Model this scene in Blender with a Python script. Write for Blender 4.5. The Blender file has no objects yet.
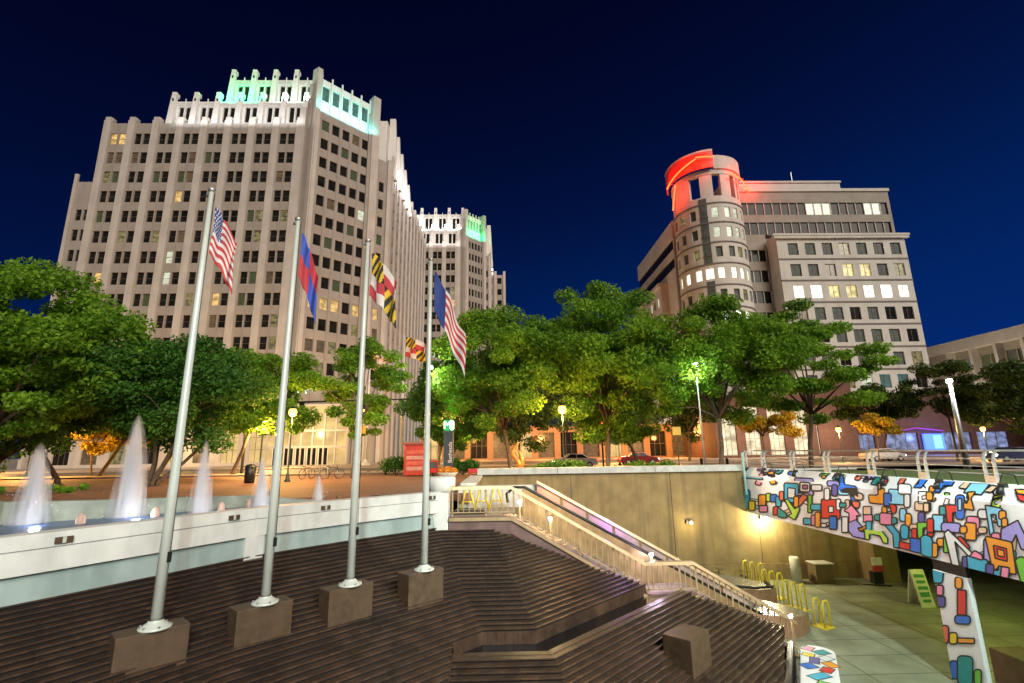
import bpy, math, random
import numpy as np
from mathutils import Vector, Matrix
random.seed(7); rng = np.random.default_rng(11)
SC = bpy.context.scene
COL = SC.collection
RAD = math.radians

# ------------------------------------------------------------------ camera
FPX, PITCH, ROLL, YAW, EYE = 490.0, .21929, -.0149, .02193, 1.8
_cy, _sy, _cp, _sp = math.cos(YAW), math.sin(YAW), math.cos(PITCH), math.sin(PITCH)
CF = Vector((_sy*_cp, _cy*_cp, _sp)); _r = Vector((_cy, -_sy, 0)); _u = _r.cross(CF)
CR = _r*math.cos(ROLL)+_u*math.sin(ROLL); CU = -_r*math.sin(ROLL)+_u*math.cos(ROLL)
cam = bpy.data.objects.new('camera', bpy.data.cameras.new('camera')); COL.objects.link(cam)
cam.matrix_world = Matrix(((CR.x, CU.x, -CF.x, 0), (CR.y, CU.y, -CF.y, 0), (CR.z, CU.z, -CF.z, EYE), (0, 0, 0, 1)))
cam.data.sensor_width = 36; cam.data.lens = FPX/1024*36
cam.data.clip_start = .05; cam.data.clip_end = 3000
SC.camera = cam
def ray(x, y): return CF+CR*((x-512)/FPX)-CU*((y-341.5)/FPX)
def at_y(x, y, Y): d = ray(x, y); return Vector((0, 0, EYE))+d*(Y/d.y)
def at_x(x, y, X): d = ray(x, y); return Vector((0, 0, EYE))+d*(X/d.x)
def at_z(x, y, z): d = ray(x, y); return Vector((0, 0, EYE))+d*((z-EYE)/d.z)
def at_pl(x, y, n, c): d = ray(x, y); n = Vector(n); C0 = Vector((0, 0, EYE)); return C0+d*((c-n.dot(C0))/n.dot(d))

# ------------------------------------------------------------------ world, sun, exposure
W = bpy.data.worlds.new('World'); SC.world = W; W.use_nodes = True
nt = W.node_tree; nt.nodes.clear()
o = nt.nodes.new('ShaderNodeOutputWorld'); bg = nt.nodes.new('ShaderNodeBackground')
tc = nt.nodes.new('ShaderNodeTexCoord'); sx = nt.nodes.new('ShaderNodeSeparateXYZ')
mx = nt.nodes.new('ShaderNodeMath'); mx.operation = 'MULTIPLY_ADD'; mx.inputs[1].default_value = -.16
rp = nt.nodes.new('ShaderNodeValToRGB'); rp.color_ramp.interpolation = 'B_SPLINE'
e = rp.color_ramp.elements
e[0].position = 0; e[0].color = (.0008, .018, .13, 1)
e[1].position = .95; e[1].color = (.0006, .0007, .005, 1)
for p_, c_ in ((.22, (.0005, .012, .082, 1)), (.42, (.0005, .0042, .034, 1)), (.66, (.0005, .0013, .013, 1))):
    k = e.new(p_); k.color = c_
nt.links.new(tc.outputs['Generated'], sx.inputs[0]); nt.links.new(sx.outputs[0], mx.inputs[0]); nt.links.new(sx.outputs[2], mx.inputs[2])
nt.links.new(mx.outputs[0], rp.inputs[0]); nt.links.new(rp.outputs[0], bg.inputs[0]); bg.inputs[1].default_value = 1.0
nt.links.new(bg.outputs[0], o.inputs[0])
sl = bpy.data.lights.new('city_glow', 'SUN'); sl.energy = 2.75; sl.angle = RAD(38); sl.color = (1, .89, .76)
so = bpy.data.objects.new('city_glow', sl); COL.objects.link(so)
so.rotation_euler = Vector((-.42, .74, -.52)).to_track_quat('-Z', 'Y').to_euler()
SC.view_settings.view_transform = 'Standard'; SC.view_settings.look = 'None'
SC.view_settings.exposure = .35; SC.view_settings.gamma = 1
SC.render.engine = 'CYCLES'; SC.cycles.use_denoising = True; SC.cycles.sample_clamp_indirect = 3
SC.cycles.max_bounces = 6; SC.cycles.volume_bounces = 4; SC.cycles.transparent_max_bounces = 24; SC.cycles.diffuse_bounces = 3
SC.cycles.caustics_reflective = False; SC.cycles.caustics_refractive = False

def light(name, loc, power, color, kind='POINT', r=.15, target=None, size=60, blend=.4, par=None, area=None):
    l = bpy.data.lights.new(name, kind); l.energy = power; l.color = color
    if kind == 'SPOT': l.spot_size = RAD(size); l.spot_blend = blend; l.shadow_soft_size = r
    elif kind == 'AREA': l.shape = 'RECTANGLE'; l.size, l.size_y = area
    else: l.shadow_soft_size = r
    ob = bpy.data.objects.new(name, l); COL.objects.link(ob); ob.location = loc
    if target is not None: ob.rotation_euler = (Vector(target)-Vector(loc)).to_track_quat('-Z', 'Y').to_euler()
    return ob
# unseen floodlights out of frame wash the sunken plaza and the fountain wall
light('unseen_plaza_floodlight', (11.5, 5, 10), 10500, (.80, 1, .93), 'SPOT', .25, (9.5, 17, -5.6), 92, .5)
light('unseen_wall_floodlight', (-1, -3, 7), 3600, (.80, 1, .97), 'SPOT', .3, (-7, 16, 0), 64, .9)

# ------------------------------------------------------------------ materials
MATS = {}
def mat(name, col, rough=.7, metal=0, var=.15, scale=3., bump=0., emit=None, es=0, col2=None, stretch=(1, 1, 1), spec=.5, sample=False, detail=5):
    if name in MATS: return MATS[name]
    m = bpy.data.materials.new(name); m.use_nodes = True; n = m.node_tree.nodes; L = m.node_tree.links
    b = n['Principled BSDF']; b.inputs['Roughness'].default_value = rough; b.inputs['Metallic'].default_value = metal
    b.inputs['Specular IOR Level'].default_value = spec
    t = n.new('ShaderNodeTexCoord'); mp = n.new('ShaderNodeMapping'); mp.inputs['Scale'].default_value = stretch
    nz = n.new('ShaderNodeTexNoise'); nz.inputs['Scale'].default_value = scale; nz.inputs['Detail'].default_value = detail
    L.new(t.outputs['Object'], mp.inputs[0]); L.new(mp.outputs[0], nz.inputs[0])
    r = n.new('ShaderNodeValToRGB'); r.color_ramp.elements[0].position = .3; r.color_ramp.elements[1].position = .7
    c2 = col2 or tuple(min(1, c*(1+var)) for c in col); c1 = tuple(c*(1-var) for c in col) if not col2 else col
    r.color_ramp.elements[0].color = (*c1, 1); r.color_ramp.elements[1].color = (*c2, 1)
    L.new(nz.outputs[0], r.inputs[0]); L.new(r.outputs[0], b.inputs['Base Color'])
    if bump:
        bp = n.new('ShaderNodeBump'); bp.inputs['Strength'].default_value = bump; bp.inputs['Distance'].default_value = .02
        L.new(nz.outputs[0], bp.inputs['Height']); L.new(bp.outputs[0], b.inputs['Normal'])
    if emit:
        b.inputs['Emission Color'].default_value = (*emit, 1); b.inputs['Emission Strength'].default_value = es
        if not sample: m.cycles.emission_sampling = 'NONE'
    MATS[name] = m; return m
def nodes(m): return m.node_tree.nodes, m.node_tree.links, m.node_tree.nodes['Principled BSDF']
def basecol_src(b): return b.inputs['Base Color'].links[0].from_socket
def mixcol(m, fac, col, mode='MIX'):
    n, L, b = nodes(m); mxn = n.new('ShaderNodeMix'); mxn.data_type = 'RGBA'; mxn.blend_type = mode
    L.new(basecol_src(b), mxn.inputs['A']); mxn.inputs['B'].default_value = (*col, 1); L.new(fac, mxn.inputs['Factor'])
    L.new(mxn.outputs['Result'], b.inputs['Base Color']); return mxn
def add_streaks(m, col=(.1, .08, .05), amt=.6, sc=(2.2, 2.2, .12), lo=.5, hi=.75):
    n, L, b = nodes(m); t = n.new('ShaderNodeTexCoord'); mp = n.new('ShaderNodeMapping'); mp.inputs['Scale'].default_value = sc
    nz = n.new('ShaderNodeTexNoise'); nz.inputs['Scale'].default_value = 1; nz.inputs['Detail'].default_value = 6
    r = n.new('ShaderNodeMapRange'); r.inputs[1].default_value = lo; r.inputs[2].default_value = hi; r.inputs[4].default_value = amt
    L.new(t.outputs['Object'], mp.inputs[0]); L.new(mp.outputs[0], nz.inputs[0]); L.new(nz.outputs[0], r.inputs[0]); mixcol(m, r.outputs[0], col)
def add_grid(m, sx_, sy_, col, w=.02, off=.5, axes='XY', amt=1.):
    n, L, b = nodes(m); t = n.new('ShaderNodeTexCoord')
    s = n.new('ShaderNodeSeparateXYZ'); c = n.new('ShaderNodeCombineXYZ'); L.new(t.outputs['Object'], s.inputs[0])
    L.new(s.outputs['XYZ'.index(axes[0])], c.inputs[0]); L.new(s.outputs['XYZ'.index(axes[1])], c.inputs[1])
    br = n.new('ShaderNodeTexBrick'); br.offset = off; br.inputs['Scale'].default_value = 1; br.inputs['Brick Width'].default_value = sx_
    br.inputs['Row Height'].default_value = sy_; br.inputs['Mortar Size'].default_value = w; br.inputs['Mortar Smooth'].default_value = .3
    L.new(c.outputs[0], br.inputs[0])
    f = n.new('ShaderNodeMath'); f.operation = 'MULTIPLY'; f.inputs[1].default_value = amt; L.new(br.outputs['Fac'], f.inputs[0])
    mixcol(m, f.outputs[0], col)

concrete = mat('retaining_concrete', (.28, .20, .08), .85, scale=1.2, var=.22, bump=.3); add_streaks(concrete, (.12, .09, .045), .75); add_streaks(concrete, (.36, .32, .21), .5, (5, 5, .2), .55, .8)
cap_m = mat('cap_concrete', (.55, .56, .5), .8, var=.12, bump=.2); add_streaks(cap_m, (.25, .25, .2), .4, (3, 3, 1))
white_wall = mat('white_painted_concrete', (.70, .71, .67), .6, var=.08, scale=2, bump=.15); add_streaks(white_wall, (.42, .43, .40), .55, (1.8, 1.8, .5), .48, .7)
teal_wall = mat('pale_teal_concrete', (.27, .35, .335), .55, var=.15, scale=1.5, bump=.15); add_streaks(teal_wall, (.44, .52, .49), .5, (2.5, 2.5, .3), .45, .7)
step_m = mat('brown_stair_tile', (.060, .035, .022), .4, var=.45, scale=2.2, bump=.25, detail=8); add_streaks(step_m, (.03, .018, .014), .7, (1, 1, 1), .48, .68); add_streaks(step_m, (.12, .07, .045), .5, (6, 6, 6), .58, .7)
gap_m = mat('nosing_gap_shade', (.006, .004, .004), .9)  # near black holds the shade under the step nosings
def tile_units(m):
    n, L, b = nodes(m); t = n.new('ShaderNodeTexCoord'); mp = n.new('ShaderNodeMapping'); mp.inputs['Rotation'].default_value = (0, 0, -math.pi/4)
    br = n.new('ShaderNodeTexBrick'); br.inputs['Scale'].default_value = 1; br.inputs['Brick Width'].default_value = 1.1; br.inputs['Row Height'].default_value = .1702; br.inputs['Mortar Size'].default_value = .012
    br.inputs['Color1'].default_value = (.84, .84, .88, 1); br.inputs['Color2'].default_value = (1.16, 1.13, 1.1, 1); br.inputs['Mortar'].default_value = (.72, .72, .72, 1)
    mp.inputs['Scale'].default_value = (1, 1, 0); L.new(t.outputs['Object'], mp.inputs[0]); L.new(mp.outputs[0], br.inputs[0])
    mxn = n.new('ShaderNodeMix'); mxn.data_type = 'RGBA'; mxn.blend_type = 'MULTIPLY'; mxn.inputs['Factor'].default_value = 1; L.new(basecol_src(b), mxn.inputs['A']); L.new(br.outputs['Color'], mxn.inputs['B']); L.new(mxn.outputs['Result'], b.inputs['Base Color'])
tile_units(step_m)
step_side = mat('stair_tread', (.028, .018, .014), .3, var=.5, scale=3, bump=.2)
block_m = mat('granite_block', (.08, .05, .026), .6, var=.3, scale=5, bump=.3, detail=8); add_streaks(block_m, (.09, .055, .03), .6, (2, 2, .6), .45, .7)
brick_pl = mat('plaza_brick', (.26, .12, .055), .75, var=.2, scale=.6); add_grid(brick_pl, .9, .45, (.10, .05, .03), .04)
floor_m = mat('lower_plaza_paving', (.25, .27, .19), .5, var=.25, scale=.7, bump=.1); add_grid(floor_m, 2.4, 1.5, (.05, .055, .03), .025, 0); add_streaks(floor_m, (.15, .15, .09), .6, (.8, .8, .8), .5, .7)
asphalt = mat('asphalt', (.10, .095, .085), .6, var=.25, scale=.5)
sidewalk = mat('sidewalk_concrete', (.32, .27, .22), .8, var=.15); add_grid(sidewalk, 1.5, 1.5, (.18, .15, .12), .03, 0)
paint_w = mat('road_paint', (.75, .73, .68), .6)
grass_m = mat('lawn', (.06, .13, .02), .9, var=.5, scale=8, bump=.5)
pool_m = mat('pool_water', (.012, .05, .16), .28, var=.3, scale=2, bump=.4)
dark_water = mat('channel_water', (.008, .007, .008), .06, var=.3, scale=3, bump=.15)
steel = mat('galvanised_steel', (.55, .57, .55), .35, .7, var=.15)
pole_m = mat('white_pole_paint', (.60, .64, .58), .35, .1, var=.06, scale=2)
black_m = mat('black_metal', (.02, .022, .02), .4, .3)
rail_m = mat('bronze_rail', (.58, .42, .24), .35, .5, var=.15)
stringer_m = mat('brown_stringer', (.17, .10, .09), .6, var=.3, scale=2, bump=.2); add_streaks(stringer_m, (.08, .05, .045), .6, (2, 2, 1))
panel_m = mat('balustrade_panel', (.50, .38, .33), .3, .35, var=.2, scale=1.2)
yellow_m = mat('yellow_paint', (.72, .55, .03), .5, var=.1)
stone = mat('tower_stone', (.275, .245, .212), .8, var=.1, scale=.35); add_streaks(stone, (.23, .17, .14), .45, (.8, .8, .06), .5, .75)
stone_pier = mat('tower_pier_stone', (.42, .385, .34), .8, var=.1, scale=.4); add_streaks(stone_pier, (.28, .21, .17), .4, (.9, .9, .07), .5, .75)
stone_w = mat('crown_stone', (.62, .60, .56), .7, var=.08)
prec = mat('precast_panel', (.50, .485, .435), .8, var=.08, scale=.5); add_streaks(prec, (.36, .33, .28), .45, (.8, .8, .1), .5, .75)
prec_d = mat('precast_band', (.27, .245, .205), .8, var=.12, scale=.5)
brick_m = mat('red_brick', (.11, .045, .03), .8, var=.2, scale=1.5); add_grid(brick_m, .5, .16, (.06, .035, .03), .012, .5, 'XZ')
glass_d = mat('dark_glass', (.014, .013, .011), .10, var=.5, scale=.8, spec=.12)
glass_g = mat('dark_greenish_glass', (.035, .045, .028), .15, emit=(.25, .28, .1), es=.10)
glass_b = mat('blinds_glass', (.085, .10, .092), .5, var=.3, scale=1.5, spec=.15)
def glow(name, c, s, sc=1.2, cut=.35):
    m = bpy.data.materials.new(name); m.use_nodes = True; n = m.node_tree.nodes; L = m.node_tree.links; b = n['Principled BSDF']
    b.inputs['Base Color'].default_value = (.05, .05, .04, 1); b.inputs['Roughness'].default_value = .2
    t = n.new('ShaderNodeTexCoord'); mp = n.new('ShaderNodeMapping'); mp.inputs['Scale'].default_value = (1, 1, 1.4)
    nz = n.new('ShaderNodeTexNoise'); nz.inputs['Scale'].default_value = sc; nz.inputs['Detail'].default_value = 3
    r = n.new('ShaderNodeMapRange'); r.inputs[1].default_value = .35; r.inputs[2].default_value = .68; r.inputs[3].default_value = s*cut; r.inputs[4].default_value = s
    L.new(t.outputs['Object'], mp.inputs[0]); L.new(mp.outputs[0], nz.inputs[0]); L.new(nz.outputs[0], r.inputs[0])
    b.inputs['Emission Color'].default_value = (*c, 1); L.new(r.outputs[0], b.inputs['Emission Strength'])
    m.cycles.emission_sampling = 'NONE'; MATS[name] = m; return m
lit_amber = glow('lit_amber_window', (1, .62, .2), .9); lit_dim = glow('dim_olive_window', (.7, .6, .22), .33, 1.5, .1)
lit_brown = glow('dim_brown_window', (.6, .3, .12), .16, 1.5, .2)
lit_pale = glow('pale_lit_window', (.9, .95, .7), .7, 1.2, .6); lit_white = glow('white_lit_window', (1, .96, .75), 1.6, 1.2, .6); lit_hot = glow('bright_white_window', (1, 1, .92), 5, 1.2, .5)
lit_yellow = glow('yellow_lit_window', (1, .8, .25), .8); lit_shop = glow('shop_window_light', (1, .84, .55), 1.0, .6, .35); lit_blue = glow('bluish_shop_window', (.45, .55, 1), .5, .8, .2)
lit_teal = glow('teal_window', (.1, .45, .4), .25, 1, .3); lit_lobby = glow('lobby_light', (1, .66, .24), .75, .35, .55)
def emat(name, c, s, sample=False):
    return mat(name, c, .5, var=0, emit=c, es=s, sample=sample)
fascia_glow = mat('neon_glow_fascia', (.62, .07, .045), .45, var=.1)  # red neon glow put into the base colour of the ring
neon_red = emat('red_neon', (1, .045, .01), 8); neon_blue = emat('blue_neon', (.04, .1, 1), 3); neon_white = emat('white_neon', (.8, .85, 1), 3)
lamp_or = emat('sodium_lamp', (1, .5, .1), 4); lamp_wh = emat('white_lamp', (.9, .97, 1), 40); m_white = emat('metro_m_light', (.85, 1, .92), 3); m_green = mat('metro_green_light', (.01, .2, .05), .5, var=0, emit=(.02, .6, .12), es=.55)
red_sig = emat('red_lamp', (1, .05, .02), 8); head_l = emat('headlamp', (1, .97, .85), 10); sig_or = emat('amber_lamp', (1, .5, .05), 8); teal_sign = emat('teal_sign_light', (.4, 1, .85), 1.8)
bark = mat('bark', (.11, .08, .05), .9, var=.35, scale=6, bump=.6)
def leafmat(name, c1, c2, tr=.35):
    m = bpy.data.materials.new(name); m.use_nodes = True; n = m.node_tree.nodes; L = m.node_tree.links; b = n['Principled BSDF']
    g = n.new('ShaderNodeNewGeometry'); t = n.new('ShaderNodeTexCoord'); nz = n.new('ShaderNodeTexNoise'); nz.inputs['Scale'].default_value = .55; nz.inputs['Detail'].default_value = 3
    L.new(t.outputs['Object'], nz.inputs[0])
    ad = n.new('ShaderNodeMath'); ad.operation = 'MULTIPLY_ADD'; ad.inputs[1].default_value = .45
    L.new(g.outputs['Random Per Island'], ad.inputs[0]); L.new(nz.outputs[0], ad.inputs[2])
    r = n.new('ShaderNodeValToRGB'); r.color_ramp.elements[0].position = .4; r.color_ramp.elements[1].position = 1.0
    r.color_ramp.elements[0].color = (*c1, 1); r.color_ramp.elements[1].color = (*c2, 1)
    L.new(ad.outputs[0], r.inputs[0]); L.new(r.outputs[0], b.inputs['Base Color']); b.inputs['Roughness'].default_value = .55
    b.inputs['Specular IOR Level'].default_value = .25
    td = n.new('ShaderNodeBsdfTranslucent'); L.new(r.outputs[0], td.inputs[0]); mi = n.new('ShaderNodeMixShader'); mi.inputs[0].default_value = tr
    L.new(b.outputs[0], mi.inputs[1]); L.new(td.outputs[0], mi.inputs[2]); L.new(mi.outputs[0], n['Material Output'].inputs[0])
    MATS[name] = m; return m
leaf_a = leafmat('bright_green_leaves', (.075, .20, .014), (.29, .52, .04), .5); leaf_b = leafmat('deep_green_leaves', (.035, .11, .015), (.09, .24, .03), .4)
leaf_c = leafmat('olive_leaves', (.055, .15, .010), (.18, .34, .025), .42); leaf_lamplit = leafmat('lamplit_leaves', (.30, .22, .015), (.60, .42, .03)); leaf_d = leafmat('dark_leaves', (.025, .05, .010), (.07, .13, .018))  # the yellow leaf colours hold the orange lamplight on the foliage

# ------------------------------------------------------------------ mesh building
class MB:
    def __init__(s): s.v = []; s.f = []; s.m = []; s.mats = []; s.smooth = False
    def mi(s, m):
        if m not in s.mats: s.mats.append(m)
        return s.mats.index(m)
    def poly(s, pts, m=None):
        i = len(s.v); s.v += [tuple(p) for p in pts]; s.f.append(tuple(range(i, i+len(pts)))); s.m.append(s.mi(m) if m else 0)
    def hexa(s, p, m=None):   # p: 8 points, bottom 4 then top 4
        i = len(s.v); s.v += [tuple(a) for a in p]; k = s.mi(m) if m else 0
        for q in ((3, 2, 1, 0), (4, 5, 6, 7), (0, 1, 5, 4), (1, 2, 6, 5), (2, 3, 7, 6), (3, 0, 4, 7)): s.f.append(tuple(i+a for a in q)); s.m.append(k)
    def box(s, x0, x1, y0, y1, z0, z1, m=None):
        s.hexa([(x0, y0, z0), (x1, y0, z0), (x1, y1, z0), (x0, y1, z0), (x0, y0, z1), (x1, y0, z1), (x1, y1, z1), (x0, y1, z1)], m)
    def obox(s, O, u, n, a0, a1, b0, b1, z0, z1, m=None):   # in a frame: u along, n outwards
        O = Vector(O); u = Vector(u); n = Vector(n)
        P = [O+u*a+n*b for a, b in ((a0, b0), (a1, b0), (a1, b1), (a0, b1))]
        s.hexa([(p.x, p.y, z0) for p in P]+[(p.x, p.y, z1) for p in P], m)
    def prism(s, poly, z0, z1, m=None):
        n = len(poly); i = len(s.v); k = s.mi(m) if m else 0
        s.v += [(x, y, z0) for x, y in poly]+[(x, y, z1) for x, y in poly]
        s.f.append(tuple(i+j for j in reversed(range(n)))); s.f.append(tuple(i+n+j for j in range(n))); s.m += [k, k]
        for j in range(n): s.f.append((i+j, i+(j+1) % n, i+n+(j+1) % n, i+n+j)); s.m.append(k)
    def tube(s, path, r, n=8, m=None, cap=True):
        path = [Vector(p) for p in path]; k = s.mi(m) if m else 0; rs = r if isinstance(r, (list, tuple)) else [r]*len(path)
        i0 = len(s.v); prev = None
        for j, p in enumerate(path):
            d = (path[min(j+1, len(path)-1)]-path[max(j-1, 0)]).normalized()
            if prev is None:
                a = Vector((1, 0, 0)) if abs(d.z) > .8 else Vector((0, 0, 1)); a = (a-d*a.dot(d)).normalized()
            else: a = (prev-d*prev.dot(d)).normalized()
            prev = a; b = d.cross(a)
            for q in range(n):
                t = 2*math.pi*q/n; s.v.append(tuple(p+(a*math.cos(t)+b*math.sin(t))*rs[j]))
        for j in range(len(path)-1):
            for q in range(n):
                a_ = i0+j*n+q; b_ = i0+j*n+(q+1) % n; s.f.append((a_, b_, b_+n, a_+n)); s.m.append(k)
        if cap:
            s.f.append(tuple(i0+q for q in reversed(range(n)))); s.f.append(tuple(i0+(len(path)-1)*n+q for q in range(n))); s.m += [k, k]
    def lathe(s, c, prof, n=16, m=None, a0=0, a1=2*math.pi, ex=1):
        k = s.mi(m) if m else 0; i0 = len(s.v); full = abs(a1-a0-2*math.pi) < 1e-6; cnt = n if full else n+1
        for r, z in prof:
            for q in range(cnt): t = a0+(a1-a0)*q/n; s.v.append((c[0]+r*math.cos(t)*ex, c[1]+r*math.sin(t), c[2]+z))
        for j in range(len(prof)-1):
            for q in range(n):
                a_ = i0+j*cnt+q; b_ = i0+j*cnt+(q+1) % cnt; s.f.append((a_, b_, b_+cnt, a_+cnt)); s.m.append(k)
    def build(s, name, m=None, par=None, smooth=False, bevel=0):
        me = bpy.data.meshes.new(name); me.from_pydata(s.v, [], s.f)
        if m is not None and not s.mats: me.materials.append(m)
        else:
            for a in s.mats: me.materials.append(a)
            me.polygons.foreach_set('material_index', s.m)
        if smooth: me.polygons.foreach_set('use_smooth', [True]*len(s.f))
        me.update(); ob = bpy.data.objects.new(name, me); COL.objects.link(ob)
        if par is not None:
            ob.parent = par; ob.matrix_parent_inverse = Matrix.Translation(-Vector(par.location)) if par.type == 'EMPTY' else Matrix()
        if bevel:
            b = ob.modifiers.new('bevel', 'BEVEL'); b.width = bevel; b.segments = 2; b.limit_method = 'ANGLE'
        return ob
def tag(o, label=None, cat=None, group=None, kind=None):
    if label: o['label'] = label
    if cat: o['category'] = cat
    if group: o['group'] = group
    if kind: o['kind'] = kind
    return o
def thing(name, loc, label, cat, group=None):
    o = bpy.data.objects.new(name, None); COL.objects.link(o); o.location = loc; o.empty_display_size = .3
    return tag(o, label, cat, group)
def struct(name, mb, m=None, smooth=False, kind='structure'): return tag(mb.build(name, m, None, smooth), kind=kind)
def copy_tree(o, parent=None, delta=None):
    c = o.copy(); COL.objects.link(c)
    if parent is not None: c.parent = parent
    for ch in list(o.children): copy_tree(ch, c)
    return c
def lamp_at(name, par, loc, power, color, r=.12):
    l = light(name, loc, power, color, r=r); l.parent = par; l.matrix_parent_inverse = Matrix.Translation(-Vector(par.location)); return l

# ------------------------------------------------------------------ terrain: sunken plaza, streets
ZF = -5.6
b = MB()   # street-level ground, with the pit left open: pieces butt end to end
FAR = 900
b.box(-FAR, -1.3, 30.6, 43.5, -.3, 0, brick_pl); b.box(-1.3, 60, 30.9, 43.5, -.3, 0, brick_pl)
b.box(60, FAR, 30.9, 43.5, -.3, 0, brick_pl)
ground_plaza = struct('brick_plaza', b)
b = MB(); b.prism([(-40, 30.59), (-40, 12), (-16.2, 16.1), (-13.9, 18.4), (-10.6, 20.6), (-7, 22.4), (-3.2, 22.6), (-1.35, 22.4), (-1.35, 30.59)], -.3, .001, brick_pl)
struct('brick_forecourt', b)
b = MB(); b.box(-FAR, FAR, 43.5, 47, -.35, .12, sidewalk); b.box(-FAR, FAR, 62, 66, -.35, .12, sidewalk); struct('sidewalk', b)
b = MB(); b.box(-FAR, FAR, 47, 62, -.35, -.02, asphalt)
for k in range(-30, 40): b.box(k*6, k*6+3, 54.4, 54.55, -.016, -.012, paint_w)
for k in range(14): b.box(-16+k*.9, -15.5+k*.9, 47.6, 51.6, -.016, -.012, paint_w)
struct('road', b)
b = MB(); b.box(-FAR, FAR, 66, 1500, -.35, .1, sidewalk); struct('ground', b)
b = MB(); b.box(-FAR, FAR, -FAR, 1500, -9, -8.5, asphalt); struct('base_ground', b)
b = MB(); b.box(-3, 60, 9, 44, ZF-.3, ZF, floor_m); b.box(-3, 60, -40, 9, ZF-.3, ZF, floor_m); struct('lower_plaza_floor', b)

# ---- cascade stairs (three stepped faces folded along two valleys), channel and lower flight
s2 = math.sqrt(.5); SL = .47; RISE = .08
nA = Vector((SL*s2, -SL*s2, 1)); cA = -1.1-SL*15.5
V1a = at_pl(440, 533, nA, cA); V1b = at_pl(483, 632, nA, cA)
V2a = Vector((-.39, 19.35, -1.18)); V2b = Vector((.86, 15.17, -3.14))
def lerpz(a, b, z): t = (z-a.z)/(b.z-a.z); return a+(b-a)*t
YST = 19.55
wallpx = [(-60, 545, 617), (66, 530.5, 595.5), (258, 508, 558), (345, 500, 542), (440, 492, 533)]
caps = [at_z(a, t, .3) for a, t, _ in wallpx]
def chain(z):     # level line of the stairs from the first valley back along the curved fountain wall
    t = min(1, max(0, (-1.12-z)/3.2)); p = lerpz(V1a, V1b, z); out = [p]
    for i in (4, 3, 2, 1):
        d = (caps[i]-caps[i-1]).xy; th = math.atan2(d.y, d.x)*(1-t)+math.pi/4*t
        p = Vector((p.x-d.length*math.cos(th), p.y-d.length*math.sin(th), z)); out.append(p)
    out.append(p-Vector((math.cos(th), math.sin(th), 0))*14); return out[::-1]
def contour_up(z, base=False):
    c = chain(z); p1 = c[-1]; p2 = lerpz(V2a, V2b, z); p2.y = p1.y
    if p2.y < YST: L = YST-p2.y; e = p2+Vector((1, 1, 0))*L
    else: e = p2+Vector((.02, 0, 0))
    return c+[p2, e]
XCH = -1.36
def contour_left(z):
    c = chain(z); a, b_ = c[-2], c[-1]; k = (XCH-a.x)/(b_.x-a.x); c[-1] = a+(b_-a)*k; return c
Y3 = 14.0; V3t = Vector((1.24, 14.0, -3.4)); dV = (V2b-V2a)/(V2b.z-V2a.z)
def contour_low(z):
    p2 = V3t+dV*(z+3.4); p1 = Vector((XCH, p2.y, z)); L = max(.4, min(YST-p2.y, (-1.48+.6*p2.y-p2.x)/.4)); return [p1, p2, p2+Vector((1, 1, 0))*L]
def flight(zs, fn, b, jog=.012):
    prev = None
    for z in zs:
        c = [Vector((p.x, p.y, z)) for p in fn(z)]
        if prev is not None:
            for i in range(len(c)-1):
                a0, a1 = prev[i], prev[i+1]; c0, c1 = c[i], c[i+1]; ztop = a0.z
                # tread runs level from the previous edge to this edge, riser drops from it
                e0 = Vector((c0.x, c0.y, ztop)); e1 = Vector((c1.x, c1.y, ztop))
                b.poly([a0, e0, e1, a1], step_m)
                # riser slab leans under a projecting nosing, the gap below it painted near black as shade
                out = Vector(((c1-c0).y, -(c1-c0).x, 0)).normalized()
                n0, n1 = e0+out*.03, e1+out*.03; lo = RISE*.38
                b.poly([e0, n0, n1, e1], step_m); b.poly([n0, n0-Vector((0, 0, lo)), n1-Vector((0, 0, lo)), n1], step_m)
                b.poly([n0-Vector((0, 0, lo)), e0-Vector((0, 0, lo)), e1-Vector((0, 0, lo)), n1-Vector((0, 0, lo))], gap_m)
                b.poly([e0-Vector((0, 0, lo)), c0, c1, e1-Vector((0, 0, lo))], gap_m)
        prev = c
ZU = -3.15
b = MB(); flight([-.5-RISE*i for i in range(int((ZU+.5)/-RISE)+1)], contour_up, b)
zlast = -.5-RISE*int((ZU+.5)/-RISE)
stairs_u = struct('cascade_stairs', b)
b = MB(); flight([zlast-RISE*i for i in range(32)], contour_left, b); struct('cascade_stairs_left', b).name = 'cascade_stairs'
b = MB(); flight([-3.36-RISE*i for i in range(29)], contour_low, b)
lo0 = contour_low(-3.36)
struct('lower_stairs', b)
b = MB()   # plain apron wall under the upper flight, channel kerb, channel bed
cu = contour_up(zlast); q0 = contour_left(zlast)[-1]
ap = [q0, cu[-3], cu[-2], cu[-1]]
for i in range(3): b.poly([ap[i], ap[i]-Vector((0, 0, .55)), ap[i+1]-Vector((0, 0, .55)), ap[i+1]], step_m)
for i in range(2):
    a, c = lo0[i], lo0[i+1]; d = (c-a).normalized(); nn = Vector((-d.y, d.x, 0))
    b.hexa([a-Vector((0, 0, .5)), c-Vector((0, 0, .5)), c+nn*.22-Vector((0, 0, .5)), a+nn*.22-Vector((0, 0, .5)), a+Vector((0, 0, .02)), c+Vector((0, 0, .02)), c+nn*.22+Vector((0, 0, .02)), a+nn*.22+Vector((0, 0, .02))], step_m)
cl = [q for q in (contour_left(-3.36)[-1], contour_left(-5.6)[-1])]
b.poly([Vector((XCH+.004, cl[0].y+.1, -3.35)), Vector((XCH+.004, cl[1].y, -5.6)), Vector((XCH+.004, cl[0].y+.1, -5.6))], block_m)
struct('channel_walls', b)
b = MB()
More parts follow.
